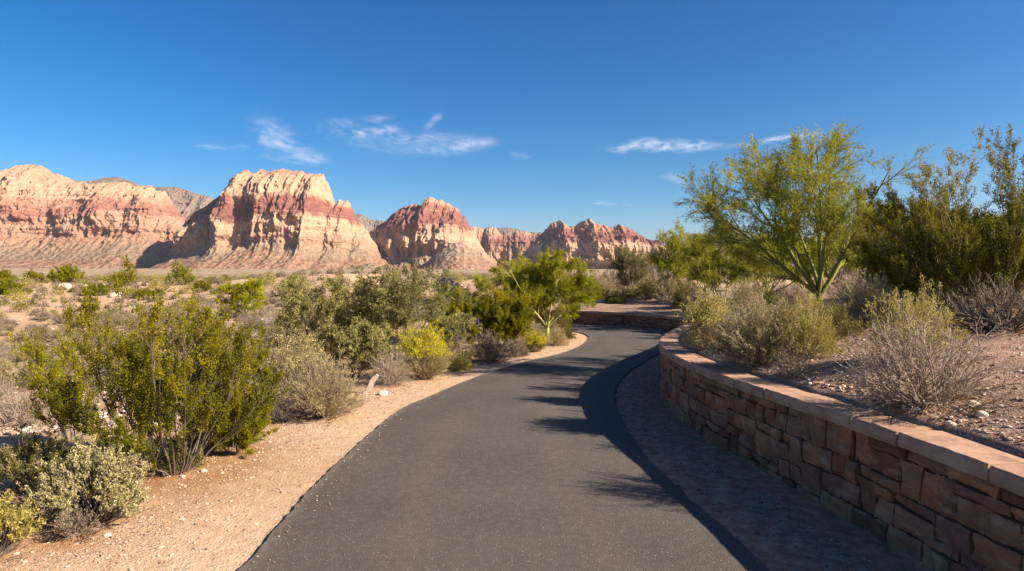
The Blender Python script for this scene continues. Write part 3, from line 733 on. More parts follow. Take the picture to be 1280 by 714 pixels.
shoulder = (1-sst(.7, 1.5, GDL+(fbm(GX*1.3, GY*1.3, 2, 3)-.5)*.7))*(GDL > -.2)*(np.abs(GX) < 60)*(GY < 60)
strip = (1-GBK)*(dR > -.1)*(np.abs(GX) < 60)*(GY < 60)
near = 1-sst(90, 260, np.hypot(GX, GY))
stony = np.where(GDL > -.1, .28+.72*sst(.35, 1.0, GDL+(fbm(GX*2, GY*2, 5, 3)-.5)*.5), .85)*(1-sst(40, 90, np.hypot(GX, GY)))
stony = np.where(GDL > -.1, np.maximum(stony, .7*(1-sst(.02, .16, GDL))), stony)
m, nt, out = new_mat('ground')
P = geopos(nt)
n1 = noise(nt, .6, 5, .6, P); n2 = noise(nt, 9, 5, .65, P); n3 = noise(nt, 60, 3, .6, P); n4 = noise(nt, 2.2, 4, .6, P)
sand = ramp(nt, n4, [(.3, (.40, .235, .125)), (.55, (.50, .315, .175)), (.75, (.57, .39, .24))])
sand = mixc(nt, ramp(nt, n1, [(.42, 0), (.62, .75)]), sand, (.50, .36, .235))
shl = ramp(nt, n2, [(.3, (.44, .285, .165)), (.5, (.54, .365, .22)), (.7, (.60, .43, .28))])
shl = mixc(nt, ramp(nt, n3, [(.58, 0), (.70, .55)]), shl, (.30, .19, .12))
bnk = ramp(nt, n2, [(.3, (.19, .105, .07)), (.5, (.34, .20, .14)), (.7, (.46, .30, .21))])
bnk = mixc(nt, ramp(nt, n4, [(.40, 0), (.60, .7)]), bnk, (.14, .085, .055))
stp = ramp(nt, n2, [(.3, (.28, .12, .06)), (.5, (.52, .235, .13)), (.7, (.70, .37, .24))])
vn = noise(nt, .0035, 6, .6, scaled(nt, P, (1, 2.2, 1))); vn2 = noise(nt, .03, 5, .7, scaled(nt, P, (1, .35, 1)))
val = ramp(nt, vn, [(.35, (.33, .225, .14)), (.5, (.39, .275, .175)), (.65, (.26, .205, .12))])
val = mixc(nt, ramp(nt, vn2, [(.48, 0), (.62, .65)]), val, (.13, .125, .06))
def chips(scale, warp):
    v = nt.nodes.new('ShaderNodeTexVoronoi'); v.inputs['Scale'].default_value = scale; v.inputs['Randomness'].default_value = 1
    vm = nt.nodes.new('ShaderNodeVectorMath'); vm.operation = 'MULTIPLY_ADD'
    nz = nt.nodes.new('ShaderNodeTexNoise'); nz.inputs['Scale'].default_value = scale*.6; nt.links.new(P, nz.inputs['Vector'])
    nt.links.new(nz.outputs['Color'], vm.inputs[0]); vm.inputs[1].default_value = (warp,)*3; nt.links.new(P, vm.inputs[2])
    nt.links.new(vm.outputs[0], v.inputs['Vector'])
    s_ = nt.nodes.new('ShaderNodeSeparateColor'); nt.links.new(v.outputs['Color'], s_.inputs[0]); return s_.outputs[0], s_.outputs[1], v.outputs['Distance']
ca, cb_, cd_ = chips(48, .012); fa, fb, fd = chips(120, .005)
# stony where the patch noise and the distance from the path say so
stn = mathn(nt, 'MULTIPLY', ramp(nt, n4, [(.35, .25), (.6, 1)]), attr(nt, 'stony'))
big_chip = mathn(nt, 'MULTIPLY', ramp(nt, ca, [(.50, 0), (.56, 1)]), ramp(nt, cd_, [(.38, 1), (.55, 0)]))
small_chip = mathn(nt, 'MULTIPLY', ramp(nt, fa, [(.42, 0), (.5, 1)]), ramp(nt, fd, [(.35, 1), (.55, 0)]))
chipc = ramp(nt, cb_, [(0, (.26, .16, .11)), (.35, (.47, .33, .235)), (.7, (.62, .47, .36)), (1, (.72, .62, .52))])
chipf = ramp(nt, fb, [(0, (.18, .105, .07)), (.4, (.46, .30, .19)), (1, (.70, .54, .40))])
def stoned(c_, k):
    c_ = mixc(nt, mathn(nt, 'MULTIPLY', mathn(nt, 'MULTIPLY', small_chip, k), stn), c_, chipf)
    return mixc(nt, mathn(nt, 'MULTIPLY', mathn(nt, 'MULTIPLY', big_chip, k), stn), c_, chipc)
shl = stoned(shl, .95); bnk = stoned(bnk, .8); stp = stoned(stp, .22); sand = stoned(sand, .5)
c = mixc(nt, attr(nt, 'bank'), sand, bnk)
c = mixc(nt, attr(nt, 'shoulder'), c, shl)
c = mixc(nt, attr(nt, 'strip'), c, stp)
lc = mixc(nt, n2, (.28, .13, .05), (.40, .21, .09))
c = mixc(nt, mathn(nt, 'MULTIPLY', attr(nt, 'litter'), ramp(nt, n4, [(.3, .55), (.55, 1.0)])), c, lc)
c = mixc(nt, attr(nt, 'valley'), c, val)
h = mathn(nt, 'ADD', mathn(nt, 'MULTIPLY', n2, .6), mathn(nt, 'MULTIPLY', n3, .4))
h = mathn(nt, 'ADD', h, mathn(nt, 'MULTIPLY', mathn(nt, 'ADD', mathn(nt, 'MULTIPLY', big_chip, 1.0), mathn(nt, 'MULTIPLY', small_chip, .4)), mathn(nt, 'MULTIPLY', stn, .45)))
diffuse_out(nt, out, c, bump(nt, h, .9, .03), .95, .1)
g = mesh_np('ground', V, [(Fq, 0)], [m], dict(bank=(GBK*(1-sst(30, 70, np.hypot(GX, GY)))).ravel(), shoulder=shoulder.ravel(), strip=strip.ravel(), valley=GVAL.ravel(), litter=(lit*near).ravel(), stony=stony.ravel()), True)
tag(add('ground', g), kind='structure')

# ================================================================== path
m, nt, out = new_mat('asphalt')
P = geopos(nt)
big = noise(nt, .9, 4, .55, P); mid = noise(nt, 14, 4, .6, P); fine = noise(nt, 220, 2, .6, P)
vo = nt.nodes.new('ShaderNodeTexVoronoi'); vo.inputs['Scale'].default_value = 95; nt.links.new(P, vo.inputs['Vector'])
vc = nt.nodes.new('ShaderNodeSeparateColor'); nt.links.new(vo.outputs['Color'], vc.inputs[0])
c = ramp(nt, big, [(.32, (.086, .068, .055)), (.68, (.122, .098, .080))])
c = mixc(nt, ramp(nt, fine, [(.35, .5), (.65, 0)]), c, (.03, .027, .026))
c = mixc(nt, ramp(nt, mid, [(.45, 0), (.75, .45)]), c, (.14, .115, .092))
chip = mathn(nt, 'MULTIPLY', ramp(nt, vc.outputs[0], [(.90, 0), (.97, 1)]), ramp(nt, vo.outputs['Distance'], [(.25, 1), (.45, 0)]))
c = mixc(nt, chip, c, (.33, .29, .25))
# two slightly worn wheel tracks and a dusty left edge, following the path
u = attr(nt, 'across')
trk = ramp(nt, u, [(0, .8), (.035, 0), (.22, .0), (.3, .22), (.38, 0), (.62, 0), (.7, .22), (.78, 0), (1, 0)])
c = mixc(nt, mathn(nt, 'MULTIPLY', trk, ramp(nt, mid, [(.3, .3), (.7, 1)])), c, (.18, .14, .11))
hh = mathn(nt, 'ADD', mathn(nt, 'MULTIPLY', fine, .5), mathn(nt, 'MULTIPLY', vo.outputs['Distance'], -.6))
diffuse_out(nt, out, c, bump(nt, hh, .8, .006), .85, .25)
n = len(EL); K = 24
edge = (fbm(np.arange(n)*.35, 0, 1, 3)-.5)*.035+(np.random.RandomState(2).rand(n)-.5)*.010; edge2 = (fbm(np.arange(n)*.35, 9, 1, 3)-.5)*.035+(np.random.RandomState(3).rand(n)-.5)*.010
dirv = unit(ER-EL); A = EL-dirv*edge[:, None]; B = ER+dirv*edge2[:, None]
rows = []; us = []
for k in range(K+1):
    t = k/K; p = A*(1-t)+B*t
    rows.append(np.concatenate([p, np.full((n, 1), .014+.012*math.sin(math.pi*t))], 1)); us.append(t)
L0 = np.concatenate([A-dirv*.035, np.full((n, 1), -.05)], 1); R0 = np.concatenate([B+dirv*.035, np.full((n, 1), -.05)], 1)
rows = [L0]+rows+[R0]; us = [0]+us+[1]
V = np.stack(rows, 1); kk = len(rows); V[..., 2] += (terrain(V[:, kk//2, 0], V[:, kk//2, 1])+.012)[:, None]
i = np.arange(n-1)[:, None]; j = np.arange(kk-1)[None]
Fq = np.stack(np.broadcast_arrays(i*kk+j, i*kk+j+1, (i+1)*kk+j+1, (i+1)*kk+j), -1).reshape(-1, 4)
tag(add('path', mesh_np('path', V.reshape(-1, 3), [(Fq, 0)], [m], {'across': np.tile(us, n)}, False)), kind='structure')

# ================================================================== gravel
m, nt, out = new_mat('gravel')
c = ramp(nt, attr(nt, 'tint'), [(0, (.17, .09, .065)), (.35, (.36, .22, .15)), (.7, (.52, .37, .26)), (1, (.66, .55, .45))])
diffuse_out(nt, out, c, bump(nt, noise(nt, 80, 3, .6, geopos(nt)), .5, .01), .9, .15); M['gravel'] = m
t_ = (1+5**.5)/2
ICO = unit(np.array([(-1, t_, 0), (1, t_, 0), (-1, -t_, 0), (1, -t_, 0), (0, -1, t_), (0, 1, t_), (0, -1, -t_), (0, 1, -t_), (t_, 0, -1), (t_, 0, 1), (-t_, 0, -1), (-t_, 0, 1)], float))
ICF = np.array([(0, 11, 5), (0, 5, 1), (0, 1, 7), (0, 7, 10), (0, 10, 11), (1, 5, 9), (5, 11, 4), (11, 10, 2), (10, 7, 6), (7, 1, 8), (3, 9, 4), (3, 4, 2), (3, 2, 6), (3, 6, 8), (3, 8, 9), (4, 9, 5), (2, 4, 11), (6, 2, 10), (8, 6, 7), (9, 8, 1)])
def pebbles(name, P, sz, rng, label, lo=0, hi=1, dz=0.0):
    n = len(P); z = terrain(P[:, 0], P[:, 1])+dz
    a = rng.uniform(0, 6.28, n); ca, sa = np.cos(a), np.sin(a)
    S = np.stack([rng.uniform(.7, 1.5, n), rng.uniform(.6, 1.1, n), rng.uniform(.35, .75, n)], 1)*sz[:, None]
    J = ICO[None]*(1+rng.normal(size=(n, 12, 1))*.16)*S[:, None]
    V = np.stack([J[..., 0]*ca[:, None]-J[..., 1]*sa[:, None]+P[:, 0:1], J[..., 0]*sa[:, None]+J[..., 1]*ca[:, None]+P[:, 1:2], J[..., 2]+z[:, None]+S[:, 2:3]*.35], -1)
    Fc = (np.arange(n)[:, None, None]*12+ICF[None]).reshape(-1, 3)
    me = mesh_np(name, V.reshape(-1, 3), [(Fc, 0)], [M['gravel']], {'tint': np.repeat(rng.uniform(lo, hi, n), 12)})
    return tag(add(name, me), label, 'gravel', kind='stuff')
rng = np.random.RandomState(31)
def along_edge(E, n, dist, s0=-1, s1=22):
    Q, S = resample(E, .1); k = rng.choice(np.where((Q[:, 1] > s0) & (Q[:, 1] < s1))[0], n)
    T = unit(np.gradient(Q, axis=0)); Nn = np.stack([-T[:, 1], T[:, 0]], 1)
    return Q[k]+Nn[k]*dist[:, None]+rng.normal(size=(n, 2))*.03
n = 24000; d = .05+1.5*rng.beta(2.2, 1.5, n)
pebbles('shoulder_gravel', along_edge(EL, n, d, 2), .0035+.012*rng.rand(n)**5, rng, 'pale gravel and small stones scattered on the left shoulder', .1, .85)
n = 1500; d = -.02-.22*rng.rand(n)**2.2
pebbles('edge_grit', along_edge(EL, n, d, 2), .002+.006*rng.rand(n)**3, rng, 'loose grit spilled from the left shoulder onto the asphalt edge', .2, .9, .034)
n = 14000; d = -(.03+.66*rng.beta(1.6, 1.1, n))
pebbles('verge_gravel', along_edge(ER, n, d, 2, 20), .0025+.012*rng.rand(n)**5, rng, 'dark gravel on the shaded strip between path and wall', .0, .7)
n = 60000; k = rng.randint(0, len(WP), n); d = .3+6*rng.rand(n)**2.2
PB = WP[k]-WN[k]*d[:, None]+rng.normal(size=(n, 2))*.05
ok = (PB[:, 1] > 2) & (PB[:, 1] < 22) & (dist_poly(WQ, PB[:, 0], PB[:, 1])[0] > .34); PB = PB[ok]
pebbles('bank_gravel', PB, .004+.019*rng.rand(len(PB))**3, rng, 'pinkish gravel and stone chips covering the right bank behind the coping', 0, 1)
n = 5000; Y = 8+60*rng.rand(n)**2; X = -(3+rng.rand(n)*.8*Y)
pebbles('desert_stones', np.stack([X, Y], 1), (.012+.05*rng.rand(n)**4)*(1+Y/60), rng, 'small stones scattered over the sandy flat on the left', .3, 1)

# single rocks
m, nt, out = new_mat('rock')
nn_ = noise(nt, 14, 5, .6, geopos(nt))
c = ramp(nt, nn_, [(.3, (.42, .32, .24)), (.6, (.60, .49, .39))])
diffuse_out(nt, out, c, bump(nt, nn_, .6, .02), .9, .1); M['rock'] = m
def rock_mesh(seed, sx, sy, sz):
    rng = np.random.RandomState(seed)
    u = np.linspace(0, 2*math.pi, 25)[:-1]; v = np.linspace(.02, math.pi-.02, 13)
    U, Vv = np.meshgrid(u, v); D = np.stack([np.cos(U)*np.sin(Vv), np.sin(U)*np.sin(Vv), np.cos(Vv)], -1)
    r = .78+.45*fbm(D[..., 0]*1.3+seed, D[..., 1]*1.3, D[..., 2]*1.3, 4)
    D = np.sign(D)*np.abs(D)**.8*r[..., None]*np.array([sx, sy, sz])
    i = np.arange(12)[:, None]; j = np.arange(24)[None]; j2 = (j+1) % 24
    Fc = np.stack(np.broadcast_arrays(i*24+j, (i+1)*24+j, (i+1)*24+j2, i*24+j2), -1).reshape(-1, 4)
    cap = np.array([list(range(24))]); cap2 = np.array([list(range(12*24, 13*24))[::-1]])
    return mesh_np('rock', D.reshape(-1, 3), [(Fc, 0), (cap, 0), (cap2, 0)], [M['rock']])
rocks = [(1216, 506, .035, 'pale round stone on the bank gravel behind the coping, right of the bare bush'),
         (1227, 521, .045, 'largest pale stone in the gravel behind the coping, below the round one'),
         (1188, 533, .03, 'flat pale stone touching the back of the coping at the right'),
         (388, 504, .07, 'flat pinkish stone lying at the foot of the pale grey green rounded bush'),
         (478, 494, .08, 'flat stone on the shoulder beside the leaning pale slab'),
         (254, 590, .03, 'small pale stone in the brown litter under the big golden green bush'),
         (228, 597, .025, 'smallest pale stone in the brown litter, left of the other one'),
         (134, 672, .025, 'pale stone at the foot of the silvery dome bush'),
         (146, 372, .55, 'large pale boulder on the sandy flat left of the prickly pear'),
         (334, 408, .50, 'pale boulder on the sandy flat beside the wide grey leafless shrub'),
         (80, 361, .6, 'pale boulder near the crest of the sandy flat'),
         (545, 421, .3, 'pale boulder half hidden behind the yellow flowering bush')]
for k, (px, py, s, lab) in enumerate(rocks):
    x, y, z = on_ground(px, py)
    tag(add('rock', rock_mesh(k+3, s, s*.8, s*.55), None, (x, y, z+s*.15), k), lab, 'rock')
# leaning slab marker
x, y, z = on_ground(457, 492)
bm_V = []; g = Geo()
H_, W_, T_ = .33, .075, .03
zz = np.linspace(-.06, 1, 9)
prof = np.array([W_*(1-.25*max(0, t-.8)/.2+.05*math.sin(t*9)) for t in zz])
ring = []
for t, w in zip(zz, prof):
    for (a, b) in ((-.5, -.5), (.5, -.5), (.5, .5), (-.5, .5)):
        ring.append((a*w*(1 if t < .95 else .7)+.01*math.sin(t*7), b*T_, t*H_))
ring = np.array(ring); i = np.arange(8)[:, None]; j = np.arange(4)[None]; j2 = (j+1) % 4
Fc = np.stack(np.broadcast_arrays(i*4+j, i*4+j2, (i+1)*4+j2, (i+1)*4+j), -1).reshape(-1, 4)
me = mesh_np('slab', ring, [(Fc, 0), (np.array([[32, 33, 34, 35]]), 0)], [M['rock']])
o = add('stone_slab', me, None, (x, y, z), .3); o.rotation_euler = (.25, .52, .3)
tag(o, 'narrow pale stone slab stuck leaning in the ground between two grey green bushes', 'slab')

# ================================================================== stone wall
def wall_pt(s, d, z):
    """arc length s, d towards the bank (0 = face), height z"""
    x = np.interp(s, WS, WP[:, 0]); y = np.interp(s, WS, WP[:, 1])
    nx_ = np.interp(s, WS, WN[:, 0]); ny_ = np.interp(s, WS, WN[:, 1])
    return np.stack([x-nx_*d, y-ny_*d, z], -1)
def stone_material(name, stops, bs=1.0):
    m, nt, out = new_mat(name)
    P = geopos(nt); a = noise(nt, 7, 6, .62, P, .6); b = noise(nt, 45, 4, .65, P); st = noise(nt, 3.2, 4, .6, scaled(nt, P, (1, 1, 3.5)), 1.0)
    c = ramp(nt, attr(nt, 'tint'), stops)
    c = mixc(nt, ramp(nt, a, [(.35, .55), (.6, 0)]), c, (.13, .07, .05), 'MIX')
    c = mixc(nt, ramp(nt, st, [(.52, 0), (.68, .5)]), c, (.50, .32, .20))
    c = mixc(nt, ramp(nt, b, [(.5, 0), (.75, .15)]), c, (.52, .36, .25))
    h = mathn(nt, 'ADD', mathn(nt, 'MULTIPLY', a, .7), mathn(nt, 'MULTIPLY', b, .35))
    diffuse_out(nt, out, c, bump(nt, h, bs, .02), .9, .15); return m
M['stone'] = stone_material('sandstone', [(0, (.17, .065, .042)), (.25, (.42, .15, .065)), (.5, (.43, .20, .09)), (.75, (.27, .11, .07)), (1, (.38, .205, .105))])
M['coping'] = stone_material('coping_stone', [(0, (.42, .245, .155)), (1, (.52, .315, .205))], .35)
m, nt, out = new_mat('joint'); diffuse_out(nt, out, (.055, .035, .028), None, 1, 0); M['joint'] = m
rng = np.random.RandomState(9)
def s_at_y(y): return float(np.interp(y, WP[:700, 1], WS[:700]))
S0, S1 = 6.5, WLEN-.3
CW, NR = .062, 9
ncx = int((S1-S0)/CW); occ = np.zeros((ncx, NR), bool)
stones = []
for cx in range(ncx):
    for cy in range(NR):
        if occ[cx, cy]: continue
        big_ = rng.rand()
        w = rng.choice([2, 3, 4, 5, 6, 7], p=[.2, .3, .26, .16, .06, .02]); h = rng.choice([1, 2, 3], p=[.06, .50, .44])
        if w > 5 and h == 3: h = 2
        if h == 1: w = min(w, 3)
        if cy+h > NR: h = NR-cy
        while h > 1 and occ[cx, cy:cy+h].any(): h -= 1
        ww = 1
        while ww < w and cx+ww < ncx and not occ[cx+ww, cy:cy+h].any(): ww += 1
        occ[cx:cx+ww, cy:cy+h] = True; stones.append((cx, cy, ww, h))
# row lines wander a little along the wall so courses are not ruled
g = Geo()
NU, NV = 7, 5
for (cx, cy, w, h) in stones:
    a0 = S0+cx*CW; a1 = a0+w*CW; gap = .0055
    sm = .5*(a0+a1); top = wall_h(sm)-.095; z0 = -.06
    rr = lambda r, s: r+.32*(fbm(s*1.1, r*3.1, 5, 2)-.5)*(0 < r < NR)
    U = np.linspace(0, 1, NU); Vv = np.linspace(0, 1, NV)
    UU, VV = np.meshgrid(U, Vv)
    j = rng.uniform(-.012, .012, 4)
    sL = a0+gap+j[0]*(VV-.5)+.004*rng.normal(); sR = a1-gap+j[1]*(VV-.5)
    SS = sL+(sR-sL)*UU
    rb = rr(cy, SS)/NR; rt = rr(cy+h, SS)/NR
    hh_ = wall_h(SS)-.095-z0
    ZZ = z0+hh_*(rb+(rt-rb)*VV)+np.where(VV < .5, gap, -gap)*(1 if True else 0)
    ex = np.minimum(UU, 1-UU)*w*CW; ez = np.minimum(VV, 1-VV)*h*hh_/NR
    e = np.minimum(ex, ez)
    rough = .030*(fbm(SS*9+cx, ZZ*9, cy, 4)-.5)*2
    out_ = rng.uniform(-.012, .012)
    tilt = (UU-.5)*rng.uniform(-.012, .012)+(VV-.5)*rng.uniform(-.012, .012)
    D = -(out_+rough+tilt)+np.where(e <= 1e-6, .016, 0)
    jit = (e > 1e-6)*0+(e <= 1e-6)*rng.normal(size=e.shape)*.0032
    Pf = wall_pt(SS+jit, D, ZZ+jit[::-1])
    Pb = wall_pt(SS, np.full_like(SS, .07), ZZ)
    Vt = np.concatenate([Pf.reshape(-1, 3), Pb.reshape(-1, 3)])
    i = np.arange(NV-1)[:, None]; jj = np.arange(NU-1)[None]
    Fc = np.stack(np.broadcast_arrays(i*NU+jj, (i+1)*NU+jj, (i+1)*NU+jj+1, i*NU+jj+1), -1).reshape(-1, 4)
    per = [k for k in range(NU)]+[NU-1+NU*k for k in range(1, NV)]+[NU*(NV-1)+k for k in range(NU-2, -1, -1)]+[NU*k for k in range(NV-2, 0, -1)]
    per = np.array(per); pn = np.roll(per, -1); o_ = NU*NV
    side = np.stack([per, pn, pn+o_, per+o_], -1)
    g.add(Vt, np.concatenate([Fc, side]), 0, rng.rand())
wall = bpy.data.objects.new('retaining_wall', None); COL.objects.link(wall)
wx, wy = WP[len(WP)//3]
wall.location = (wx, wy, 0)
tag(wall, 'long curving low wall of reddish brown stone blocks with a flat coping along the right of the path', 'wall')
def wadd(name, me):
    o = add(name, me, wall); o.location = (-wx, -wy, 0); return o
wadd('masonry', g.mesh('masonry', [M['stone']]))
# core behind the stones
ss = np.arange(S0, S1, .1)
pr = [(.035, -.1), (.035, None), (.31, None), (.31, -.1)]
V = np.stack([wall_pt(ss, np.full_like(ss, d), (wall_h(ss)-.098 if z is None else np.full_like(ss, z))) for d, z in pr], 1)
n = len(ss); i = np.arange(n-1)[:, None]; j = np.arange(3)[None]
Fc = np.stack(np.broadcast_arrays(i*4+j, i*4+j+1, (i+1)*4+j+1, (i+1)*4+j), -1).reshape(-1, 4)
wadd('mortar', mesh_np('mortar', V.reshape(-1, 3), [(Fc, 0), (np.array([[0, 3, 2, 1], [4*n-4, 4*n-3, 4*n-2, 4*n-1]]), 0)], [M['joint']]))
# coping slabs
g = Geo(); s = S0
while s < S1-.3:
    L = rng.uniform(.42, .78); s1 = min(s+L, S1)
    U = np.linspace(s+.006, s1-.006, 16); dz = rng.uniform(-.004, .004); f0 = -.035+rng.uniform(-.006, .006); b0 = .335+rng.uniform(-.015, .02)
    prof = [(f0+.012, -.094), (f0, -.088), (f0-.003, -.06), (f0, -.03), (f0+.002, -.010), (f0+.010, -.001), (f0+.05, 0), ((f0+b0)/2, .002), (b0-.03, 0), (b0, -.008), (b0, -.09)]
    PV = []
    for k, (d, z) in enumerate(prof):
        nf = (fbm(U*14, k*.9, s, 3)-.5)*(.026 if k < 6 else .003); nz = (fbm(U*6, k*2., s+4, 3)-.5)*(.010 if k in (0, 1, 5) else .004)
        PV.append(wall_pt(U, d+nf, wall_h(U)+dz+z+nz))
    V = np.stack(PV, 1); kk = len(prof); n = len(U)
    i = np.arange(n-1)[:, None]; j = np.arange(kk)[None]; j2 = (j+1) % kk
    Fc = np.stack(np.broadcast_arrays(i*kk+j, i*kk+j2, (i+1)*kk+j2, (i+1)*kk+j), -1).reshape(-1, 4)
    o_ = g.n; g.add(V.reshape(-1, 3), Fc, 0, rng.rand())
    g.B.append((np.array([list(range(kk))[::-1]])+o_, 0)); g.B.append((np.array([list(range(kk))])+o_+(n-1)*kk, 0))
    s = s1
wadd('coping', g.mesh('coping', [M['coping']]))

# ================================================================== mountains
def mountain(name, label, D, prof, base_py, stops, zref_py, seed, amp=1.0, talus=.30, redz=(.55, .75), jag=1.0, step=.42, rowsn=165, curve=0.0, veg=.5, scale=1.0, cots=None):
    prof = np.array(prof, float); x0, x1 = prof[0, 0], prof[-1, 0]
    xs = np.arange(x0, x1, step); n = len(xs)
    py = np.interp(xs, prof[:, 0], prof[:, 1])
    k = D/F
    X0 = (xs-640)*k; H = EYE+(HOR-py)*k; zb = EYE+(HOR-base_py)*k-60; zr = EYE+(HOR-zref_py)*k
    H = H+(fbm(X0/90, seed, 1, 4)-.5)*46*jag+(fbm(X0/22, seed, 2, 3)-.5)*26*jag+15*jag
    H = np.maximum(H, zb+2)
    # cumulative horizontal run from a height up to the top
    zz = np.linspace(zb, H.max()+50, 400); e = (zz-zb)/(zr-zb)
    cots = cots or [(0, 5.5), (talus*.3, 3.2), (talus*.6, 2.1), (talus, 1.5), (talus+.07, .60), (redz[0], .34), (redz[0]+.02, .75), (redz[1], .70), (redz[1]+.03, .42), (.88, .55), (1.0, 1.2), (1.3, 1.5)]
    cot = ease(cots, e)
    cot = cot*(1+.5*(vnoise(zz/26, seed, 3)-.5))
    cum = np.concatenate([[0], np.cumsum((cot[1:]+cot[:-1])*.5*np.diff(zz))])
    run = lambda z: np.interp(z, zz, cum)
    t = np.linspace(0, 1, rowsn)**.9
    Z = zb+(H[None]-zb)*t[:, None]
    ridgeY = D+curve*((xs-xs.mean())/(xs.max()-xs.min())*2)**2
    Yf = ridgeY[None]-(run(H)[None]-run(Z))
    XX = np.broadcast_to(X0[None], Z.shape)
    E = (Z-zb)/(zr-zb)
    def ridged(a): return 1-np.abs(2*a-1)
    env = sst(talus*.3, talus+.12, E)
    topf = 1-.75*t[:, None]**6
    wx_ = XX+(fbm(XX/300, Z/260, seed, 3)-.5)*220
    b1 = ridged(vnoise(wx_/430+seed, Z/900, seed+1))**1.3; b2 = ridged(vnoise(wx_/170+seed*2, Z/520, seed+2))
    b3 = ridged(vnoise(wx_/70, Z/240, seed+3)); b4 = fbm(XX/24, Z/60, seed+4, 4)
    lay = fbm(XX/600, Z/17, seed+6, 3)
    c2 = np.abs(2*vnoise(wx_/120+seed*3, Z/600, seed+12)-1)**.55; c3 = np.abs(2*vnoise(wx_/62+seed, Z/300, seed+13)-1)**.4; c4 = np.abs(2*vnoise((XX+Z*.15)/20, Z/110, seed+14)-1)**.7
    def rmf(a, b, s_, o=4):
        v = 0; w_ = 1.; t_ = 0
        for q in range(o):
            v = v+w_*(1-np.abs(2*vnoise(a*2**q+s_*7+q*13, b*2**q+s_*3, s_)-1)); t_ += w_; w_ *= .5
        return v/t_
    R1 = rmf(wx_/620, Z/1100+wx_/1500, seed+20, 3); R2 = rmf(wx_/190, Z/330, seed+21, 3)
    iso = fbm(XX/75, Z/60, seed+22, 5)-.5; blk = rmf(XX/44+iso, Z/58, seed+23, 3)
    step_ = fbm(XX/900+iso*.3, Z/34, seed+24, 3)
    R3 = rmf(wx_/85, Z/210, seed+27, 3)
    disp = amp*(env*.8+.2)*(300*R1**1.5+140*R2+72*R3+30*c2+34*c3)*topf*(.25+.75*env)+(env*.85+.2)*(58*iso+44*blk+44*step_)*amp
    Z = Z+env*topf*14*(fbm(XX/40, Z/30, seed+25, 3)-.5)*(t[:, None] < .97)
    Yd = Yf-disp+amp*(env*.8+.2)*265
    Xd = XX+(fbm(XX/110, Z/120, seed+9, 3)-.5)*40*env*topf
    # gullies carved in the debris slope
    Yd = Yd-(1-env)*40*amp*ridged(fbm(XX/150, 3, seed+5, 3))*sst(0, .1, E)
    tb = np.linspace(1, 0, 16)[1:]
    Zb_ = zb+(H[None]-zb)*tb[:, None]; Yb = Yd[-1][None]+(H[None]-Zb_)*1.4; Xb = np.broadcast_to(X0[None], Zb_.shape)
    V = np.concatenate([np.stack([Xd, Yd, Z], -1), np.stack([Xb, Yb, Zb_], -1)]); m_ = len(V)
    en = np.concatenate([E, (Zb_-zb)/(zr-zb)])
    i = np.arange(m_-1)[:, None]; j = np.arange(n-1)[None]
    Fc = np.stack(np.broadcast_arrays(i*n+j, i*n+j+1, (i+1)*n+j+1, (i+1)*n+j), -1).reshape(-1, 4)
    m, nt, out = new_mat(name+'_rock')
    P = geopos(nt)
    big_ = noise(nt, .0028, 5, .55, P); streak = noise(nt, 1.0, 6, .65, scaled(nt, P, (.018, .018, .0035)), .8)
    band = noise(nt, 1.0, 4, .6, scaled(nt, P, (.0016, .0016, .035)), .5); spk = noise(nt, .06, 4, .75, P); spk2 = noise(nt, .02, 4, .7, P)
    ee = mathn(nt, 'ADD', attr(nt, 'elev'), mathn(nt, 'MULTIPLY', mathn(nt, 'SUBTRACT', big_, .5), .30))
    ee = mathn(nt, 'ADD', ee, mathn(nt, 'MULTIPLY', mathn(nt, 'SUBTRACT', streak, .5), .20))
    c = ramp(nt, ee, stops)
    c = mixc(nt, ramp(nt, streak, [(.32, .7), (.44, 0)]), c, mixc(nt, .62, c, (.14, .045, .03)))
    c = mixc(nt, ramp(nt, band, [(.35, .25), (.5, 0)]), c, (.34, .16, .105))
    c = mixc(nt, ramp(nt, band, [(.55, 0), (.68, .3)]), c, (.53, .37, .25))
    tal = ramp(nt, attr(nt, 'elev'), [(talus*.75, 1), (talus*1.35, .12)])
    c = mixc(nt, mathn(nt, 'MULTIPLY', tal, ramp(nt, spk, [(.45, 0), (.6, .75)])), c, (.13, .12, .06))
    c = mixc(nt, mathn(nt, 'MULTIPLY', ramp(nt, spk2, [(.55, 0), (.66, .75)]), mathn(nt, 'MULTIPLY', tal, veg)), c, (.09, .10, .04))
    c = mixc(nt, ramp(nt, spk2, [(.28, .45), (.42, 0)]), c, (.20, .105, .07))
    vo = nt.nodes.new('ShaderNodeTexVoronoi'); vo.feature = 'F1'; vo.inputs['Scale'].default_value = 1
    nt.links.new(scaled(nt, P, (.026, .026, .011)), vo.inputs['Vector'])
    b0_ = bump(nt, vo.outputs['Distance'], .8, 26)
    diffuse_out(nt, out, c, bump(nt, mathn(nt, 'ADD', spk2, mathn(nt, 'MULTIPLY', spk, .5)), .9, 16, b0_), .95, .05)
    me = mesh_np(name, V.reshape(-1, 3), [(Fc, 0)], [m], {'elev': en.ravel()}, False)
    return tag(add(name, me), kind='structure')
cream = (.46, .295, .185); cream2 = (.39, .24, .155); red = (.26, .105, .075); dred = (.19, .075, .062); pink = (.38, .20, .13); tal = (.29, .20, .135); rtal = (.32, .155, .105); grey = (.22, .165, .12)
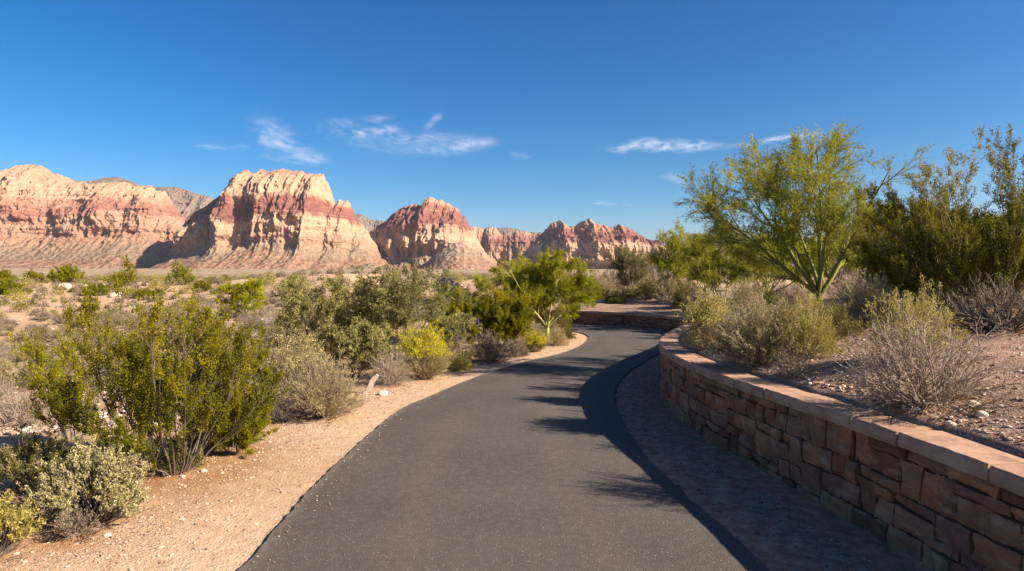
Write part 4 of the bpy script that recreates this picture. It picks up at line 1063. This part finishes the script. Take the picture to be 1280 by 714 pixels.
mountain('mountain', '', 5600, [(-420, 300), (-330, 262), (-200, 225), (-90, 214), (-30, 216), (0, 211), (12, 209), (35, 205), (48, 209), (62, 219), (80, 226), (100, 228), (130, 227), (155, 231), (180, 233), (196, 240), (205, 255), (215, 266), (224, 273), (228, 290), (236, 305), (250, 335)],
         338, [(0, tal), (.12, rtal), (.2, tal), (.34, pink), (.5, cream2), (.56, red), (.66, pink), (.72, cream), (1, cream2)], 207, 3, .9, .33, (.54, .65))
mountain('mountain', '', 5000, [(168, 343), (196, 326), (204, 315), (214, 297), (226, 284), (236, 262), (246, 256), (257, 250), (264, 245), (272, 240), (283, 222), (290, 215), (300, 212), (307, 214), (315, 217), (322, 213), (337, 213), (350, 210), (360, 214), (385, 217), (396, 218), (402, 228), (408, 240), (413, 254), (418, 251), (427, 251), (433, 262), (441, 276), (450, 286), (458, 300), (468, 314), (480, 328), (500, 343)],
         341, [(0, tal), (.1, pink), (.16, rtal), (.24, tal), (.33, cream2), (.52, cream), (.56, dred), (.68, red), (.72, cream), (.9, cream), (1, pink)], 212, 11, .85, .30, (.54, .68), curve=250)
mountain('mountain', '', 5500, [(432, 344), (446, 300), (456, 288), (463, 281), (472, 278), (482, 270), (492, 263), (505, 256), (515, 254), (524, 258), (531, 250), (541, 246), (551, 250), (560, 254), (570, 262), (580, 272), (588, 286), (596, 300), (604, 316), (616, 330), (632, 344)],
         343, [(0, tal), (.12, rtal), (.2, tal), (.32, cream2), (.5, cream), (.62, cream2), (.68, dred), (.86, red), (.93, pink), (1, cream)], 247, 21, 1.05, .28, (.66, .88), curve=300)
mountain('mountain', '', 7600, [(560, 330), (580, 288), (594, 285), (604, 288), (611, 283), (618, 286), (626, 294), (640, 291), (655, 290), (668, 293), (680, 291), (690, 300), (710, 340)],
         343, [(0, tal), (.3, pink), (.5, cream2), (.7, dred), (.85, pink), (1, cream)], 284, 31, .9, .2, (.6, .8))
mountain('mountain', '', 6500, [(640, 335), (660, 312), (672, 300), (683, 288), (690, 279), (702, 277), (712, 283), (722, 284), (730, 277), (737, 274), (748, 279), (760, 284), (768, 286), (776, 281), (784, 285), (795, 291), (808, 296), (820, 301), (832, 309), (850, 322), (880, 340)],
         343, [(0, tal), (.12, rtal), (.2, tal), (.35, cream2), (.55, cream), (.62, dred), (.8, red), (.9, pink), (1, cream)], 275, 41, 1.35, .22, (.6, .85))
plain = (.36, .25, .16); pl2 = (.31, .215, .14)
fan = [(0, 7.0), (.5, 5), (1, 4), (1.5, 3)]
mountain('foothill', '', 4300, [(-420, 315), (-300, 316), (-120, 321), (0, 324), (45, 325), (90, 329), (130, 334), (175, 340), (220, 346)], 344, [(0, plain), (.4, plain), (.75, rtal), (1, pl2)], 322, 61, .22, .9, jag=.15, cots=fan, veg=.35)
mountain('foothill', '', 4400, [(370, 346), (410, 340), (445, 333), (463, 329), (482, 333), (520, 340), (565, 346)], 344, [(0, plain), (.5, pl2), (1, tal)], 329, 63, .22, .9, jag=.15, cots=fan, veg=.35)
mountain('foothill', '', 4900, [(505, 346), (530, 330), (548, 314), (562, 305), (574, 303), (590, 311), (607, 324), (630, 338), (650, 346)], 344, [(0, tal), (.35, rtal), (.7, tal), (1, (.34, .22, .15))], 303, 65, .35, .9, jag=.3, cots=[(0, 3), (.5, 2), (1, 1.3), (1.5, 1)])
mountain('foothill', '', 4600, [(225, 346), (262, 336), (300, 328), (335, 321), (352, 318), (372, 323), (405, 332), (440, 340), (470, 346)], 344, [(0, plain), (.4, rtal), (.8, tal), (1, (.36, .225, .15))], 318, 67, .3, .9, jag=.25, cots=[(0, 4), (.5, 2.6), (1, 1.8), (1.5, 1)])
gs = [(0, grey), (.5, (.25, .18, .13)), (.8, (.20, .155, .12)), (1, (.16, .13, .10))]
mountain('far_hill', '', 9500, [(20, 330), (60, 235), (80, 225), (105, 226), (125, 222), (143, 221), (158, 225), (172, 231), (190, 234), (215, 233), (226, 236), (240, 241), (258, 245), (280, 262), (330, 330)], 335, gs, 222, 51, .8, .1, jag=.5)
mountain('far_hill', '', 10500, [(390, 330), (425, 270), (438, 267), (450, 268), (462, 275), (480, 276), (500, 285), (540, 330)], 338, gs, 267, 55, .8, .1, jag=.5)
mountain('far_hill', '', 11000, [(590, 330), (610, 288), (622, 285), (640, 285), (660, 290), (700, 292), (740, 330)], 338, gs, 285, 57, .7, .1, jag=.4)
mountain('far_hill', '', 12000, [(770, 335), (810, 303), (830, 298), (852, 293), (875, 292), (900, 297), (930, 303), (980, 300), (1060, 306), (1150, 300), (1260, 306), (1400, 330)], 340, [(0, (.16, .13, .12)), (1, (.17, .14, .13))], 292, 59, .8, .1, jag=.6)

# ================================================================== air
m, nt, out = new_mat('haze')
pv = nt.nodes.new('ShaderNodeVolumePrincipled'); pv.inputs['Color'].default_value = (.80, .88, 1, 1)
pv.inputs['Density'].default_value = .000013; pv.inputs['Anisotropy'].default_value = .2
nt.links.new(pv.outputs[0], out.inputs['Volume'])
x0, x1, y0, y1, z0, z1 = -13000, 13000, -600, 15500, -120, 1250
V = np.array([(x, y, z) for x in (x0, x1) for y in (y0, y1) for z in (z0, z1)], float)
Fb = np.array([(0, 1, 3, 2), (4, 6, 7, 5), (0, 4, 5, 1), (2, 3, 7, 6), (0, 2, 6, 4), (1, 5, 7, 3)])
tag(add('haze', mesh_np('haze', V, [(Fb, 0)], [m])), 'thin blue air softening the far mountains', 'haze', kind='stuff')

# ================================================================== clouds (thin ice cloud sheets, high up)
m, nt, out = new_mat('cirrus')
P = geopos(nt); uvx = attr(nt, 'fade')
w1 = noise(nt, 1.0, 6, .62, scaled(nt, P, (.0008, .00035, .0)), 2.2); w2 = noise(nt, 1.0, 5, .6, scaled(nt, P, (.003, .0016, .0)), 1.6)
al = mathn(nt, 'MULTIPLY', mathn(nt, 'POWER', uvx, 2.0), ramp(nt, mathn(nt, 'ADD', mathn(nt, 'MULTIPLY', w1, .6), mathn(nt, 'MULTIPLY', w2, .4)), [(.42, .0), (.72, .55)]))
al = mathn(nt, 'MULTIPLY', al, attr(nt, 'tint'), clamp=True)
tr = nt.nodes.new('ShaderNodeBsdfTransparent'); tl = nt.nodes.new('ShaderNodeBsdfTranslucent'); df = nt.nodes.new('ShaderNodeBsdfDiffuse')
tl.inputs[0].default_value = (.95, .95, .95, 1); df.inputs[0].default_value = (.9, .9, .9, 1)
ad = nt.nodes.new('ShaderNodeMixShader'); ad.inputs[0].default_value = .25; nt.links.new(tl.outputs[0], ad.inputs[1]); nt.links.new(df.outputs[0], ad.inputs[2])
mx = nt.nodes.new('ShaderNodeMixShader'); nt.links.new(al, mx.inputs[0]); nt.links.new(tr.outputs[0], mx.inputs[1]); nt.links.new(ad.outputs[0], mx.inputs[2])
nt.links.new(mx.outputs[0], out.inputs['Surface']); M['cloud'] = m
def cloud(label, wisps, Zc=3200):
    g = []; B = []; fade = []; tint = []; n0 = 0
    for q, (pts, hw, dens) in enumerate(wisps):
        C = spline(pts, 12); n = len(C)
        T = unit(np.gradient(C, axis=0)); Nn = np.stack([-T[:, 1], T[:, 0]], 1)
        u = np.linspace(0, 1, n); wd = 2.1*hw*(.35+.65*np.sin(np.pi*np.clip(u*1.02, 0, 1))**.7)
        vs = np.linspace(-1, 1, 11)
        PX = C[:, None]+Nn[:, None]*(vs[None, :, None]*wd[:, None, None])
        ce = np.clip((HOR-PX[..., 1])/F, .02, None); zc = Zc+q*25
        Y = (zc-EYE)/ce; X = (PX[..., 0]-640)/F*Y
        g.append(np.stack([X, Y, np.full_like(X, zc)], -1).reshape(-1, 3))
        i = np.arange(n-1)[:, None]; j = np.arange(10)[None]
        B.append(np.stack(np.broadcast_arrays(i*11+j, i*11+j+1, (i+1)*11+j+1, (i+1)*11+j), -1).reshape(-1, 4)+n0); n0 += n*11
        fade.append(((1-np.abs(vs[None])**1.5)*np.clip(np.sin(np.pi*u)[:, None]*1.5, 0, 1)).ravel()); tint.append(np.full(n*11, dens))
    me = mesh_np('cloud', np.concatenate(g), [(b, 0) for b in B], [M['cloud']], {'fade': np.concatenate(fade), 'tint': np.concatenate(tint)}, True)
    return tag(add('cloud', me), label, 'cloud')
cloud('curled wispy cloud with a tail, above the highest mountain', [([(236, 181), (262, 182), (290, 184), (322, 183)], 4, .5), ([(300, 150), (335, 160), (372, 184), (430, 202)], 13, .3), ([(312, 156), (330, 168), (350, 176), (368, 182), (400, 198)], 9, .6),
      ([(322, 152), (340, 158), (352, 166), (356, 178), (345, 184)], 9, .55), ([(318, 172), (340, 178), (362, 176)], 8, .7), ([(320, 193), (350, 197), (385, 201), (420, 201)], 4, .6), ([(350, 182), (370, 191), (395, 197), (412, 200)], 4.5, .6)])
cloud('feathery streaked cloud between the highest mountain and the red capped peak', [([(385, 153), (430, 154), (465, 150), (505, 142)], 5, .4), ([(380, 160), (450, 172), (540, 180), (645, 178)], 13, .3), ([(400, 164), (450, 167), (480, 163), (512, 155)], 4, .95),
      ([(425, 170), (470, 164), (515, 162)], 5, .4), ([(528, 163), (538, 155), (546, 147), (556, 146)], 4, .7), ([(470, 178), (530, 172), (600, 170)], 6, .5),
      ([(515, 188), (560, 187), (590, 182), (632, 176)], 6, .7), ([(450, 180), (500, 186), (550, 189)], 6, .3), ([(560, 180), (590, 178), (635, 176)], 5, .6)])
cloud('long thin streak of cloud reaching into the crown of the tallest tree', [([(735, 187), (775, 186), (800, 181), (835, 184), (880, 183), (930, 184)], 5.5, 1.2), ([(780, 184), (805, 177), (830, 181), (850, 179), (885, 181), (925, 184)], 5, .8),
      ([(900, 184), (940, 180), (980, 172), (1040, 165)], 3.2, .9)])
cloud('small faint wisp low in the sky above the pass', [([(738, 254), (752, 254), (775, 256)], 2, .7), ([(778, 257), (790, 257), (800, 258)], 1.5, .4)])
cloud('small faint hooked wisp left of the tallest tree', [([(820, 222), (838, 221), (855, 223), (862, 230)], 3.5, .6), ([(836, 222), (852, 228), (858, 234)], 3, .5)])
cloud('faint short wisp right of the feathery streaked cloud', [([(632, 190), (648, 194), (668, 198)], 3, .45)])

# ================================================================== sky, sun, camera
w = bpy.data.worlds.new('World'); SC.world = w; w.use_nodes = True
nt = w.node_tree; nt.nodes.clear()
o = nt.nodes.new('ShaderNodeOutputWorld'); bg = nt.nodes.new('ShaderNodeBackground'); sky = nt.nodes.new('ShaderNodeTexSky')
sky.sky_type = 'NISHITA'; sky.sun_disc = False; sky.sun_elevation = SUN_EL
az = math.atan2(SUN_H[0], SUN_H[1]); sky.sun_rotation = az
sky.altitude = 1200; sky.air_density = 1.0; sky.dust_density = 2.0; sky.ozone_density = 3.0
hs = nt.nodes.new('ShaderNodeHueSaturation'); hs.inputs['Saturation'].default_value = 1.36
nt.links.new(sky.outputs[0], hs.inputs['Color']); gr = mixc(nt, 1.0, hs.outputs[0], (.80, .965, 1.10), 'MULTIPLY')
sp = nt.nodes.new('ShaderNodeSeparateColor'); cb = nt.nodes.new('ShaderNodeCombineColor'); nt.links.new(gr, sp.inputs[0])
EXPO = .055*2**1.12
for q, (g_, a_) in enumerate(((1.6, 2.85), (1.17, 1.24), (1.17, 1.09))):     # the camera's rendering of a deep blue sky
    v_ = mathn(nt, 'MINIMUM', mathn(nt, 'MULTIPLY', sp.outputs[q], EXPO), 3.0)
    v_ = mathn(nt, 'MULTIPLY', mathn(nt, 'POWER', v_, g_), a_/EXPO); nt.links.new(v_, cb.inputs[q])
nt.links.new(cb.outputs[0], bg.inputs[0]); bg.inputs[1].default_value = .055
nt.links.new(bg.outputs[0], o.inputs[0])
sd = bpy.data.lights.new('sun', 'SUN'); sd.energy = 5.0; sd.angle = math.radians(.5); sd.color = (1, .90, .76)
so = bpy.data.objects.new('sun', sd); COL.objects.link(so)
sv = Vector((SUN_H[0]*math.cos(SUN_EL), SUN_H[1]*math.cos(SUN_EL), math.sin(SUN_EL)))
so.rotation_euler = sv.to_track_quat('Z', 'Y').to_euler(); so.location = (60, -20, 40)
cd = bpy.data.cameras.new('camera'); cd.lens = 24; cd.sensor_width = 36; cd.shift_y = -(357-HOR)/1280
cd.clip_start = .05; cd.clip_end = 90000
co = bpy.data.objects.new('camera', cd); COL.objects.link(co); co.location = (0, 0, EYE); co.rotation_euler = (math.pi/2, 0, 0)
SC.camera = co
SC.view_settings.view_transform = 'Standard'; SC.view_settings.look = 'None'; SC.view_settings.gamma = 1; SC.view_settings.exposure = 1.2
SC.cycles.max_bounces = 6; SC.cycles.diffuse_bounces = 4; SC.cycles.transparent_max_bounces = 12
